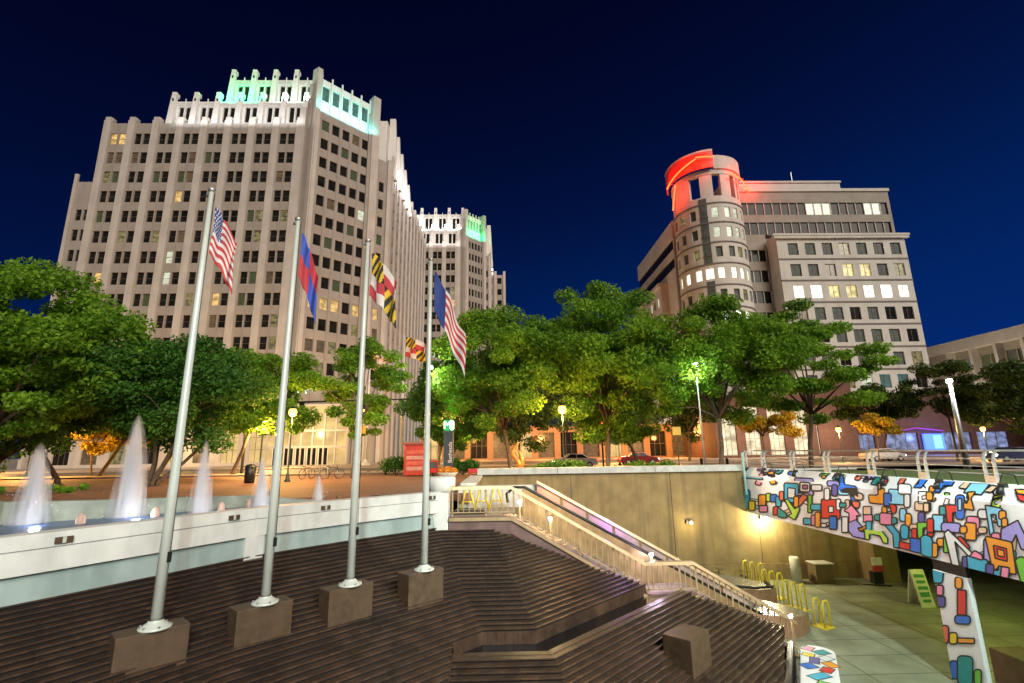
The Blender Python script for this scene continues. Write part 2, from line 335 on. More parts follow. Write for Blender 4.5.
wl = [Vector((p.x, p.y, -3.47)) for p in ap]; wr = [Vector((lo0[0].x, lo0[0].y, -3.47))]+[Vector((p.x, p.y, -3.47)) for p in lo0[:3]]
for i in range(3): b.poly([wl[i], wr[i], wr[i+1], wl[i+1]], dark_water)
struct('channel_water', b)

# ---- fountain wall beside the stairs (poly-line), pale teal apron under it
fw = thing('fountain_wall', (caps[2].x, caps[2].y, -1), 'long white concrete fountain wall with pale teal lower face above the brown stairs', 'wall')
ZC = .3; ZB = -.46
def off(i, d):  # outward (towards the stairs) normal offset
    a = caps[max(i-1, 0)]; c = caps[min(i+1, len(caps)-1)]; t = (c-a); t.z = 0; t.normalize(); return Vector((t.y, -t.x, 0))*d
foot = [Vector((*(caps[i]+off(i, .0)).xy, -1.13)) for i in range(5)]
for i in range(len(caps)-1):
    a, c = caps[i], caps[i+1]; dA, dC = off(i, 1), off(i+1, 1); b = MB()
    def P(p, d, k, z): q = p+d*k; return (q.x, q.y, z)
    b.hexa([P(a, dA, -.40, ZB), P(c, dC, -.40, ZB), P(c, dC, .0, ZB), P(a, dA, .0, ZB), P(a, dA, -.40, .0), P(c, dC, -.40, .0), P(c, dC, .0, .0), P(a, dA, .0, .0)], white_wall)
    b.hexa([P(a, dA, -.45, .014), P(c, dC, -.45, .014), P(c, dC, .03, .014), P(a, dA, .03, .014), P(a, dA, -.45, ZC), P(c, dC, -.45, ZC), P(c, dC, .02, ZC), P(a, dA, .02, ZC)], white_wall)
    b.build('upper_band', None, fw)
    b = MB(); f0, f1 = foot[i], foot[i+1]
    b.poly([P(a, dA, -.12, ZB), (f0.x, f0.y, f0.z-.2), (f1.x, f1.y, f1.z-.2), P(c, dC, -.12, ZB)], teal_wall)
    b.build('lower_face', None, fw)
for a, t in ((258, 508),):   # buttress rib where the panels meet
    i = 2; d = off(i, 1); c = caps[i]; f0 = foot[i]; tt = Vector((-d.y, d.x, 0)); b = MB()
    b.hexa([f0-tt*.28-Vector((0, 0, .03)), f0+tt*.28-Vector((0, 0, .03)), c+tt*.28-d*.2+Vector((0, 0, -1.1)), c-tt*.28-d*.2+Vector((0, 0, -1.1)),
            Vector((*(c-tt*.28+d*.01).xy, ZB)), Vector((*(c+tt*.28+d*.01).xy, ZB)), Vector((*(c+tt*.28-d*.3).xy, ZB)), Vector((*(c-tt*.28-d*.3).xy, ZB))], white_wall)
    b.build('buttress', None, fw)
for px in (64, 226, 323, 430):   # recessed drain fittings in the band
    b = MB(); p = None
    for i in range(len(caps)-1):
        if wallpx[i][0] <= px <= wallpx[i+1][0]:
            k = (px-wallpx[i][0])/(wallpx[i+1][0]-wallpx[i][0]); p = caps[i].lerp(caps[i+1], k); d = off(i, 1); d = Vector(((caps[i+1]-caps[i]).y, -(caps[i+1]-caps[i]).x, 0)).normalized(); t = Vector((-d.y, d.x, 0))
    O = Vector((p.x, p.y, 0)); b.obox(O, t, d, -.15, .15, .05, .085, .07, .19, block_m); b.obox(O, t, d, -.03, .03, .08, .10, .07, .19, cap_m)
    b.build('drain_fitting', None, fw)

# end pier of the fountain wall with a round drum on top
q = at_y(436, 533, 19.6)
pier = thing('wall_pier', (-2.45, 19.9, -1.3), 'white end pier with a round drum top closing the fountain wall beside the landing', 'pier')
b = MB(); b.box(-2.75, -2.08, 19.5, 20.3, -1.5, .26, white_wall); b.build('shaft', None, pier, bevel=.03)
b = MB(); b.lathe((-2.55, 20.7, .262), [(0.001, 0), (.62, 0), (.62, .5), (.58, .54), (0.001, .55)], 28, white_wall); b.build('drum', None, pier, True)

# pool and its back wall
pb = [at_z(-90, 524, .0), at_z(0, 524, .0), at_z(80, 519, 0), at_z(160, 513, 0), at_z(250, 506, .0), at_z(330, 502.5, .0), at_z(400, 499, .0), at_z(440, 496, 0)]
b = MB(); b.prism([(p.x, p.y) for p in pb]+[(c-off(i, .2)).xy[:] for i, c in reversed(list(enumerate(caps)))], -.4, -.02, pool_m)
struct('fountain_pool', b)
pw = thing('planter_wall', (pb[1].x, pb[1].y, 0), 'curved low grey concrete wall behind the fountain pool, ending near the lamp post', 'wall')
b = MB(); hs = [.62, .58, .52, .46, .36, .02, .02, .02]
for i in range(len(pb)-3):
    a, c = pb[i], pb[i+1]; t = (c-a).normalized(); n = Vector((-t.y, t.x, 0))*.35
    b.hexa([a-Vector((0, 0, .3)), c-Vector((0, 0, .3)), c+n-Vector((0, 0, .3)), a+n-Vector((0, 0, .3)), a+Vector((0, 0, hs[i])), c+Vector((0, 0, hs[i+1])), c+n+Vector((0, 0, hs[i+1])), a+n+Vector((0, 0, hs[i]))], None)
b.build('wall', mat('grey_green_concrete', (.24, .27, .22), .8, var=.25, bump=.2), pw)
b = MB()   # raised bed of earth and grass behind the low wall
for i in range(len(pb)-4):
    a, c = pb[i], pb[i+1]; n = Vector((-.25, 1, 0)); a2 = a+Vector((-3, 15, 0)); c2 = c+Vector((-3, 15-2*i, 0))
    b.poly([a+Vector((-.1, .34, hs[i]-.1)), c+Vector((-.1, .34, hs[i+1]-.1)), c2+Vector((0, 0, .03)), a2+Vector((0, 0, .06))], brick_pl)
struct('raised_bed', b)

# ---- retaining wall of the pit
rw = thing('retaining_wall', (8, 30, ZF), 'tall stained concrete retaining wall with a pale cap along the far side of the sunken plaza', 'wall')
for x0, x1 in ((-1.3, 4.0), (4.02, 9.9), (9.93, 14.9), (14.93, 21.2)):
    b = MB(); b.box(x0, x1, 30, 30.6, -4.72, .42, None); b.build('wall_panel', concrete, rw)
b = MB(); b.box(-1.3, 21.2, 29.93, 30.6, ZF-.1, -4.74, None); b.build('plinth', concrete, rw)
for x0, x1 in ((-1.5, 3.2), (3.22, 9.0), (9.02, 14.25)):
    b = MB(); b.box(x0, x1, 29.8, 30.95, .43, .78, None); b.build('cap', cap_m, rw, bevel=.02)
b = MB(); b.box(14.93, 21.2, 29.9, 30.59, .42, .5, cap_m); b.build('cap', None, rw)
b = MB(); b.box(-1.8, -1.3, 22.96, 30.6, ZF, .3, None); b.build('side_panel', concrete, rw); b = MB(); b.box(-1.9, -1.2, 22.9, 29.78, .302, .42, None); b.build('cap', cap_m, rw)
b = MB(); b.tube([(-.5, 31.4, .55), (2, 31.2, .62), (5, 31.1, .6)], .02, 4, cap_m)
pil = MB(); pil.box(20.6, 21.9, 28.8, 30, ZF, -1.9, None); tag(pil.build('wall_pilaster', concrete), 'brown concrete pilaster at the right end of the retaining wall', 'pillar')
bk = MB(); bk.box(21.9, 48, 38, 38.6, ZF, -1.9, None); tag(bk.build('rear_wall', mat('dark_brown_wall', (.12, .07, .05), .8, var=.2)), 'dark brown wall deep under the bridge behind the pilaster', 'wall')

# ------------------------------------------------------------------ flagpoles on granite blocks
def pole(base, top, r0, label, blk_label, k):
    f = thing('flagpole', base, label, 'flagpole', 'flagpoles in front of the fountain wall'); H = top.z-base.z
    p = MB(); p.tube([base+Vector((0, 0, .05)), base+Vector((0, 0, H*.3)), base+Vector((0, 0, H*.65)), base+Vector((0, 0, H))], [r0, r0*.9, r0*.72, r0*.5], 16); p.build('shaft', pole_m, f, True)
    p = MB(); p.lathe(base, [(.001, .0), (.30, 0), (.30, .035), (.24, .045), (.20, .09), (.155, .11), (.13, .16)], 20); bf = p.build('base_flange', pole_m, f, True)
    for q in range(6):
        t = q*math.pi/3+.3; p = MB(); p.lathe(base+Vector((math.cos(t)*.26, math.sin(t)*.26, .036)), [(.022, 0), (.022, .04), (.001, .042)], 6, steel); p.build('bolt', None, bf)
    p = MB(); p.lathe(base+Vector((0, 0, H)), [(.05, 0), (.09, .03), (.09, .09), (.03, .12), (.001, .13)], 12); p.box(base.x-.12, base.x+.04, base.y-.03, base.y+.03, base.z+H-.12, base.z+H-.04); p.build('truck', steel, f, True)
    p = MB(); hx = Vector((r0+.03, -r0*.3, 0)); p.tube([base+hx+Vector((0, 0, 1.35)), base+hx*.55+Vector((0, 0, H-.1))], .008, 4); p.box(base.x+r0*.9, base.x+r0*.9+.07, base.y-.06, base.y-.02, base.z+1.25, base.z+1.45); p.build('halyard', black_m, f)
    return f
PB = [(155, 628, 213, 198), (265, 603, 298, 222), (350, 585, 366, 240), (424, 570, 430, 260)]
PBASE = []
names = ['leftmost', 'second', 'third', 'rightmost']
pl = ['white flagpole nearest the viewer, flying the stars and stripes flag, on the leftmost granite block', 'white flagpole flying the blue and red flag, between the two left blocks',
      'white flagpole with the yellow and red quartered flag, in front of the small loose tree', 'shortest looking white flagpole, its dark blue topped striped flag in front of the distant tower']
bl = ['big brown granite block under the leftmost flagpole', 'brown granite block under the flagpole with the blue and red flag', 'brown granite block under the flagpole with the yellow quartered flag', 'brown granite block under the rightmost foreground flagpole']
u = Vector((s2, s2, 0)); n_ = Vector((s2, -s2, 0))
for i, (a, c, d, e_) in enumerate(PB):
    base = at_z(a, c, -1.6); dd = ray(d, e_); t = math.hypot(base.x, base.y)/math.hypot(dd.x, dd.y); top = Vector((base.x, base.y, 8.1)); PBASE.append(base)
    pole(base, top, .108, pl[i], bl[i], i)
    g = MB(); g.obox((base.x, base.y, 0), u, n_, -.66, .58, -.38, .20, -3.3, -1.6, None)
    tag(g.build('granite_block', block_m, bevel=.015), bl[i], 'stone block', 'granite blocks on the stairs')
g = MB(); cc = at_z(688, 632, -3.45); g.obox((cc.x, cc.y, 0), u, n_, -.62, .62, -.5, .36, -5.1, -3.45, None)
tag(g.build('granite_block', block_m, bevel=.015), 'lone brown granite block without a pole on the lower right stairs', 'stone block', 'granite blocks on the stairs')

# flags: draped, rippling cloth hanging off the pole
def flag(name, base, ztop, hoist, fly, drop, colf, label, px_dir, nx=36, ny=26, mats_=None, scale_z=1.0, thick=.012, amp=.16, fr=1.7, sub='flags on the foreground poles'):
    """cloth grid s along the fly, t along the hoist; the fly end sinks by 'drop'"""
    b = MB(); P = {}
    dx, dy = px_dir
    for i in range(nx+1):
        s = i/nx
        for j in range(ny+1):
            t = j/ny
            ph = s*fr*math.pi*2+t*1.1
            w = amp*(.15+s)*math.sin(ph)+.06*math.sin(t*5+s*9)
            x = base.x+.13+dx*fly*s+(-dy)*w; y = base.y+dy*fly*s+dx*w
            z = ztop-hoist*t-drop*(s**1.25)+.05*math.sin(ph*1.3)+ .12*s*math.sin(t*3)
            P[i, j] = (x, y, z)
    for i in range(nx):
        for j in range(ny):
            b.poly([P[i, j], P[i, j+1], P[i+1, j+1], P[i+1, j]], mats_[colf((i+.5)/nx, (j+.5)/ny)])
    ob = b.build(name, None, None, True)
    me = ob.data
    import bmesh
    bm = bmesh.new(); bm.from_mesh(me); bmesh.ops.remove_doubles(bm, verts=bm.verts, dist=.0005); bm.to_mesh(me); bm.free()
    sm = ob.modifiers.new('thickness', 'SOLIDIFY'); sm.thickness = .006
    return tag(ob, label, 'flag', sub)
def cloth(n, c):
    m = mat(n, c, .8, var=.1, scale=4); return m
FR, FW, FB = cloth('flag_red', (.52, .05, .06)), cloth('flag_white', (.72, .66, .62)), cloth('flag_navy', (.025, .05, .22))
FG, FK, FBL = cloth('flag_gold', (.72, .48, .03)), cloth('flag_black', (.03, .025, .02)), cloth('flag_blue', (.05, .10, .48))
def us(s, t):
    if s < .42 and t < .54:
        i, j = int(s/.42*11), int(t/.54*9)
        fs, ft = (s/.42*11) % 1, (t/.54*9) % 1
        return 1 if (i+j) % 2 == 1 and abs(fs-.5) < .34 and abs(ft-.5) < .34 else 2
    return 0 if int(t*13) % 2 == 0 else 1
def county(s, t):   # blue and red quarters
    return 2 if (s < .5) == (t < .5) else 0
def quart(s, t):
    if (s < .5) == (t < .5): return 3 if int((s*2 % 1)*6+(t*2 % 1)*3) % 2 else 4
    return 0 if int((s*2 % 1)*2) ^ int((t*2 % 1)*2) else 1
MM = [FR, FW, FB, FG, FK]
flag('flag', PBASE[0], 7.95-.25, 1.25, .62, 1.0, us, 'stars and stripes flag hanging on the leftmost flagpole', (.95, .2), mats_=MM, nx=70, ny=52, amp=.13)
flag('flag', PBASE[1], 7.9-.15, 1.3, .55, 1.35, county, 'blue and red quartered flag hanging on the second flagpole', (.95, .2), mats_=[FR, FW, FBL], amp=.14)
flag('flag', PBASE[2], 7.75, 1.4, .95, 1.1, quart, 'gold, black, red and white quartered flag on the third flagpole', (.95, -.2), mats_=MM, nx=48, ny=36)
flag('flag', PBASE[3], 7.75, 1.45, 1.1, 2.2, lambda s, t: 2 if s < .36 else (0 if int(t*9) % 2 else 1), 'navy topped red and white striped flag on the rightmost foreground flagpole', (.9, .3), mats_=MM, nx=48, ny=36)

# ------------------------------------------------------------------ stair balustrades and escalator
def rail(name, prof, y, label, zdeck, solid=False, posts=.21, th=.1):
    """prof: list of (x, z of walking line)"""
    f = thing(name, (prof[0][0], y, prof[0][1]), label, 'railing')
    b = MB(); h = 1.05
    path = [(x, y, z+h) for x, z in prof]
    for (x0, z0), (x1, z1) in zip(prof, prof[1:]):
        b.hexa([(x0, y-.13, z0+h-.07), (x1, y-.13, z1+h-.07), (x1, y+.13, z1+h-.07), (x0, y+.13, z0+h-.07), (x0, y-.11, z0+h+.05), (x1, y-.11, z1+h+.05), (x1, y+.11, z1+h+.05), (x0, y+.11, z0+h+.05)])
    b.build('handrail', rail_m, f)
    if solid:
        for (x0, z0), (x1, z1) in zip(prof, prof[1:]):
            n = max(1, round((x1-x0)/1.15))
            for k in range(n):
                a, c = k/n, (k+1)/n-.012; b = MB(); xa, xb = x0+(x1-x0)*a, x0+(x1-x0)*c; za, zb = z0+(z1-z0)*a, z0+(z1-z0)*c
                b.hexa([(xa, y-.04, za), (xb, y-.04, zb), (xb, y+.04, zb), (xa, y+.04, za), (xa, y-.04, za+h-.055), (xb, y-.04, zb+h-.055), (xb, y+.04, zb+h-.055), (xa, y+.04, za+h-.055)]); b.build('panel', panel_m, f)
    else:
        b = MB()
        for (x0, z0), (x1, z1) in zip(prof, prof[1:]):
            b.hexa([(x0, y-.02, z0+.12), (x1, y-.02, z1+.12), (x1, y+.02, z1+.12), (x0, y+.02, z0+.12), (x0, y-.02, z0+.16), (x1, y-.02, z1+.16), (x1, y+.02, z1+.16), (x0, y+.02, z0+.16)])
        b.build('bottom_rail', rail_m, f)
        for (x0, z0), (x1, z1) in zip(prof, prof[1:]):
            n = max(2, round((x1-x0)/posts))
            for k in range(n):
                x = x0+(x1-x0)*(k+.5)/n; z = z0+(z1-z0)*(k+.5)/n; b = MB(); w = .03 if k % 6 == 0 else .014
                b.box(x-w, x+w, y-.02, y+.02, z+(.0 if w > .02 else .165), z+h-.075); b.build('post' if w > .02 else 'baluster', rail_m, f)
    return f
YF = 19.6
prof_f = [(-2.05, -.62), (.3, -.62), (5.28, -3.45), (7.1, -3.45), (10.75, -5.58)]
rail('stair_railing', prof_f, YF+.12, 'bronze railing with thin balusters descending beside the brown stairs', -.62)
prof_b = [(1.0, -.56), (1.5, -.6), (11.6, -6.2)]
rail('escalator_balustrade', prof_b[1:], 22.6, 'solid panelled escalator balustrade glowing orange and purple behind the railing', -.6, solid=True)
b = MB()   # stringer wall carrying the front railing
for (x0, z0), (x1, z1), d0, d1 in ((*prof_f[0:2], .62, .62), (*prof_f[1:3], .62, .62), (*prof_f[2:4], .62, .62), (*prof_f[3:5], .62, .3)):
    b.hexa([(x0, YF-.1, z0-d0), (x1, YF-.1, z1-d1), (x1, YF+.3, z1-d1), (x0, YF+.3, z0-d0), (x0, YF-.1, z0), (x1, YF-.1, z1), (x1, YF+.3, z1), (x0, YF+.3, z0)], stringer_m)
    b.hexa([(x0, YF-.17, z0-.14), (x1, YF-.17, z1-.14), (x1, YF-.103, z1-.14), (x0, YF-.103, z0-.14), (x0, YF-.17, z0-.02), (x1, YF-.17, z1-.02), (x1, YF-.103, z1-.02), (x0, YF-.103, z0-.02)], rail_m)
b.poly([(-2.05, YF-.05, -.9), (.3, YF-.05, -.9), (5.28, YF-.05, -3.9), (7.1, YF-.05, -3.9), (10.75, YF-.05, -5.6), (10.75, YF-.05, -5.7), (-2.05, YF-.05, -5.7)], stringer_m)
tag(b.build('stair_stringer'), 'purplish brown sloping parapet under the bronze stair railing', 'parapet')
b = MB()   # treads and landings
b.box(-2.05, .5, YF+.31, 22.5, -.9, -.64, sidewalk)
N = 17
for k in range(N):
    x0 = .5+(4.9)/N*k; b.box(x0, x0+4.9/N, YF+.31, 21.2, -.64-(k+1)*2.83/(N+1)-.5, -.64-(k+1)*2.83/(N+1), sidewalk)
b.box(5.4, 7.2, YF+.31, 21.2, -3.7, -3.47, sidewalk)
N = 13
for k in range(N):
    x0 = 7.2+3.6/N*k; b.box(x0, x0+3.6/N, YF+.31, 21.2, -3.47-(k+1)*2.13/(N+1)-.5, -3.47-(k+1)*2.13/(N+1), sidewalk)
struct('stair_treads', b)
cop_ = mat('brown_metal_panel', (.36, .25, .13), .35, .4, var=.3)
es = thing('escalator', (1, 22, -1), 'escalator running down between the bronze railing and the panelled balustrade', 'escalator')
b = MB()
for k in range(24):
    x = 1.2+k*.42; z = -.62-k*.233; b.box(x, x+.42, 21.5, 22.5, z-.25, z, black_m)
b.build('steps', None, es)
b = MB(); b.hexa([(.8, 21.25, -.9), (11.3, 21.25, -6.6), (11.3, 21.4, -6.6), (.8, 21.4, -.9), (.8, 21.25, .28), (11.3, 21.25, -5.35), (11.3, 21.4, -5.35), (.8, 21.4, .28)], cop_); b.build('inner_panel', None, es)
b = MB(); b.tube([(.2, 21.32, -.3), (.15, 21.32, .05), (.45, 21.32, .3), (.9, 21.32, .30), (11.3, 21.32, -5.28)], .06, 8, black_m); b.build('handrail_belt', None, es, True)
# second escalator mouth: curved steel wedges further down
sw = thing('escalator_housing', (12.4, 24, ZF), 'low steel escalator housing with brown metal sides on the sunken plaza floor', 'escalator housing')
sl_m = mat('brushed_panel', (.45, .50, .55), .2, .8, var=.2); cop = mat('copper_panel', (.42, .24, .15), .3, .5, var=.2)
def wedge(x0, x1, y0, y1, h, name, m_side):
    b = MB(); n = 10; top = []
    for k in range(n+1):
        t = k/n; x = x0+(x1-x0)*t; yy = y1-(y1-y0)*.45*max(0, (t-.55)/.45)**2; z = ZF+h*(1-.35*t)
        top.append((x, y0+(y1-y0)*.35*max(0, (t-.6)/.4)**2, yy, z))
    for p_, q_ in zip(top, top[1:]):
        b.poly([(p_[0], p_[1], p_[3]), (q_[0], q_[1], q_[3]), (q_[0], q_[2], q_[3]), (p_[0], p_[2], p_[3])], sl_m)
        b.poly([(p_[0], p_[1], ZF), (q_[0], q_[1], ZF), (q_[0], q_[1], q_[3]), (p_[0], p_[1], p_[3])], m_side)
        b.poly([(p_[0], p_[2], ZF), (p_[0], p_[2], p_[3]), (q_[0], q_[2], q_[3]), (q_[0], q_[2], ZF)], m_side)
    q_ = top[-1]; b.poly([(q_[0], q_[1], ZF), (q_[0], q_[2], ZF), (q_[0], q_[2], q_[3]), (q_[0], q_[1], q_[3])], m_side)
    p_ = top[0]; b.poly([(p_[0], p_[1], ZF), (p_[0], p_[1], p_[3]), (p_[0], p_[2], p_[3]), (p_[0], p_[2], ZF)], m_side)
    return b.build(name, None, sw)
wedge(8.6, 13.0, 24.2, 27.0, 1.3, 'rear_wedge', cop); wedge(9.2, 12.6, 21.2, 23.6, 1.0, 'front_wedge', cop)
b = MB(); b.tube([(8.6, 24.15, ZF+1.38), (11.5, 24.15, ZF+1.1), (12.7, 24.9, ZF+.95), (12.9, 26, ZF+.92)], .06, 8, black_m); b.build('belt', None, sw, True)

# small floodlights along the stair railing
for (x, y, z, col, pw_, lab) in ((.64, 19.9, -.15, (1, .72, .28), 95, 'small bright lamp at the top of the stair railing'), (1.81, 19.9, -.79, (1, .72, .28), 95, 'second small bright lamp down the stair railing'),
                                 (5.9, 20.9, -2.35, (.85, .65, 1), 60, 'bright lamp above the middle landing of the stairs'), (10.9, 20.3, -4.5, (1, .93, .75), 40, 'bright lamp near the foot of the stair railing')):
    f = thing('stair_lamp', (x, y, z), lab, 'lamp', 'lamps on the stair railing')
    b = MB(); b.lathe((x, y, z), [(.001, -.075), (.05, -.055), (.075, 0), (.05, .055), (.001, .075)], 12, lamp_wh); b.build('bulb', None, f, True)
    b = MB(); b.tube([(x, y, z-.06), (x, y, z-1.1)], .025, 6, rail_m); b.lathe((x, y, z), [(.09, .05), (.10, .09), (.001, .12)], 10, rail_m); b.build('bracket', None, f)
    l = lamp_at('stair_lamp_light', f, (x, y-.12, z+.02), pw_, col, .08)
light('violet_panel_fill', (4.9, 21.9, -1.0), 110, (.5, .2, 1), r=.2); light('orange_panel_fill', (2.6, 21.9, .4), 170, (1, .35, .08), r=.2)  # unseen lamps added to tint the escalator balustrade

# lamps fixed to the retaining wall
for (x, z, pw_, col, lab) in ((10.74, -2.39, 40, (1, .8, .4), 'small dim lamp on the retaining wall left of the bridge'), (15.1, -2.2, 420, (1, .85, .5), 'bright wall lamp under the far end of the painted bridge')):
    f = thing('wall_lamp', (x, 29.9, z), lab, 'lamp', 'lamps on the retaining wall')
    b = MB(); b.box(x-.12, x+.12, 29.82, 29.99, z-.1, z+.12); b.build('housing', black_m, f); b = MB(); b.lathe((x+.12, 29.72, z-.02), [(.001, -.11), (.08, -.08), (.11, 0), (.08, .08), (.001, .11)], 12); b.build('globe', lamp_wh if pw_ > 100 else mat('dim_globe', (.6, .55, .4), .4, emit=(1, .85, .5), es=1.5), f, True)
    lamp_at('wall_lamp_light', f, (x, 29.35, z-.1), pw_, col, .1)
light('under_bridge_fill', (20.5, 23, -2.3), 150, (.75, .9, .18), r=.3); light('under_bridge_fill', (18.5, 17.5, -2.3), 110, (.75, .9, .2), r=.3)  # unseen greenish fill lamps added below the deck

# ------------------------------------------------------------------ bridge with painted girder
XG = 14.3; ZG0, ZG1, ZG2 = -1.92, .12, .62; XT = 14.75
br = thing('footbridge', (XG, 14, ZG0), 'concrete footbridge whose white side is painted with bright outlined blocks', 'bridge')
mural_w = mat('mural_white', (.82, .83, .82), .55, var=.05, scale=1.5); add_streaks(mural_w, (.5, .5, .48), .3, (.6, 1.5, .5))
Y0, Y1 = -24, 29.98
b = MB(); b.poly([(XG, Y1, ZG0), (XG, Y0, ZG0), (XG, Y0, ZG1), (XG, Y1, ZG1)]); b.poly([(XG, Y1, ZG1), (XG, Y0, ZG1), (XT, Y0, ZG2), (XT, Y1, ZG2)])
b.poly([(XG, Y0, ZG0), (XT+.3, Y0, ZG0), (XT+.3, Y0, ZG2), (XT, Y0, ZG2), (XG, Y0, ZG1)]); b.poly([(XG, Y1, ZG0), (XG, Y1, ZG1), (XT, Y1, ZG2), (XT+.3, Y1, ZG2), (XT+.3, Y1, ZG0)])
b.poly([(XT, Y0, ZG2), (XT+.3, Y0, ZG2), (XT+.3, Y1, ZG2), (XT, Y1, ZG2)]); b.poly([(XG, Y0, ZG0), (XG, Y1, ZG0), (XT+.3, Y1, ZG0), (XT+.3, Y0, ZG0)])
b.build('girder', mural_w, br)
b = MB(); b.box(XT+.3, 34, Y0, 29.79, -.9, .3, sidewalk); b.box(XT+.3, 60, 29.79, 43.4, -.9, .0, sidewalk); b.build('deck', None, br)
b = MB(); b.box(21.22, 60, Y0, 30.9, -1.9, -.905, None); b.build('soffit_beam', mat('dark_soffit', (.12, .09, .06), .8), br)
b = MB(); b.box(18.5, 27, 9, 29.7, .305, .36, grass_m); tag(b.build('bridge_lawn'), kind='stuff')
PAL = dict(c=(.05, .42, .62), b=(.03, .16, .62), u=(.10, .09, .35), v=(.36, .32, .72), r=(.68, .04, .03), o=(.85, .34, .03), y=(.82, .62, .03), g=(.16, .55, .05), t=(.02, .30, .30), p=(.82, .27, .42), n=(.72, .50, .33),
           l=(.45, .70, .08), w=(.74, .75, .74), k=(.012, .012, .014), s=(.25, .62, .85), m=(.35, .1, .3), q=(.75, .15, .08))
PM = {k: mat('mural_'+k, v, .5, var=.06, scale=3) for k, v in PAL.items()}
CR_ = {1: (738, 455, 6.83), 2: (830, 465, 6.83), 3: (924, 475, 5.69), 4: (910, 550, 5.14)}
def rounded(pts, r, seg=4):
    out = []; n = len(pts)
    for i in range(n):
        p0, p1, p2 = Vector(pts[i-1]), Vector(pts[i]), Vector(pts[(i+1) % n])
        a = (p0-p1); c = (p2-p1); rr = min(r, a.length*.45, c.length*.45); a = p1+a.normalized()*rr; c = p1+c.normalized()*rr
        for k in range(seg+1):
            t = k/seg; out.append(a*(1-t)**2+p1*2*t*(1-t)+c*t*t)
    return out
def expand(pts, d):
    n = len(pts); ar = sum(pts[i-1].x*pts[i].y-pts[i].x*pts[i-1].y for i in range(n)); sg = 1 if ar > 0 else -1; out = []
    for i in range(n):
        e0 = pts[i]-pts[i-1]; e1 = pts[(i+1) % n]-pts[i]
        if e0.length < 1e-6 or e1.length < 1e-6: e0 = e1 = e0 if e0.length > e1.length else e1
        e0 = e0.normalized(); e1 = e1.normalized(); nn = Vector((e0.y+e1.y, -e0.x-e1.x))*sg
        if nn.length < 1e-6: nn = Vector((e0.y, -e0.x))*sg
        out.append(pts[i]+nn.normalized()*d)
    return out
layer = [0]
def paint(mb, crop, pts, col, r=1.6, line=.95, colm=False):
    ox, oy, s = CR_[crop]
    P = [Vector((ox+x/s, oy+y/s)) for x, y in pts]
    if not colm: cc_ = sum(P, Vector((0, 0)))/len(P); P = [cc_+(p-cc_)*1.26 for p in P]
    P = rounded(P, r)
    layer[0] += 1; h = .022+.0006*layer[0]
    def proj(pp, hh):
        o = []
        for p in pp:
            if colm: q = at_x(p.x, p.y, XG+.05-hh); q.z = min(q.z, ZG0-.37); q.y = min(17.41, max(16.16, q.y)); o.append(Vector(q)); continue
            q = at_x(p.x, p.y, XG-hh)
            if q.z > ZG1:
                nn = Vector((-(ZG2-ZG1), 0, XT-XG)).normalized(); q = at_pl(p.x, p.y, nn, nn.dot(Vector((XG, 0, ZG1)))+hh)
                if q.z > ZG2-.01: q.z = ZG2-.01; q.x = XT-hh*.7
            elif q.z < ZG0+.005: q.z = ZG0+.005
            o.append(q)
        return o
    # reversed so that the faces look outwards
    outer = expand(P, line*.55); inner = expand(P, -line*.45)
    def addp(pp, m):
        tot = len(pp); c = sum(pp, Vector())/tot
        for i in range(tot): mb.poly([c, pp[i], pp[(i+1) % tot]], m)
    from mathutils.geometry import tessellate_polygon
    for pp, m, dh in ((outer, PM['k'], 0), (inner, PM[col], .0004)):
        q = proj(pp, h+dh); tri = tessellate_polygon([[Vector((p.x, p.y, 0)) for p in pp]])
        for t in tri: mb.poly([q[i] for i in t], m)
def R(x0, y0, x1, y1, k=0): return [(x0, y0), (x1, y0+k), (x1, y1+k), (x0, y1)]
mu = MB()
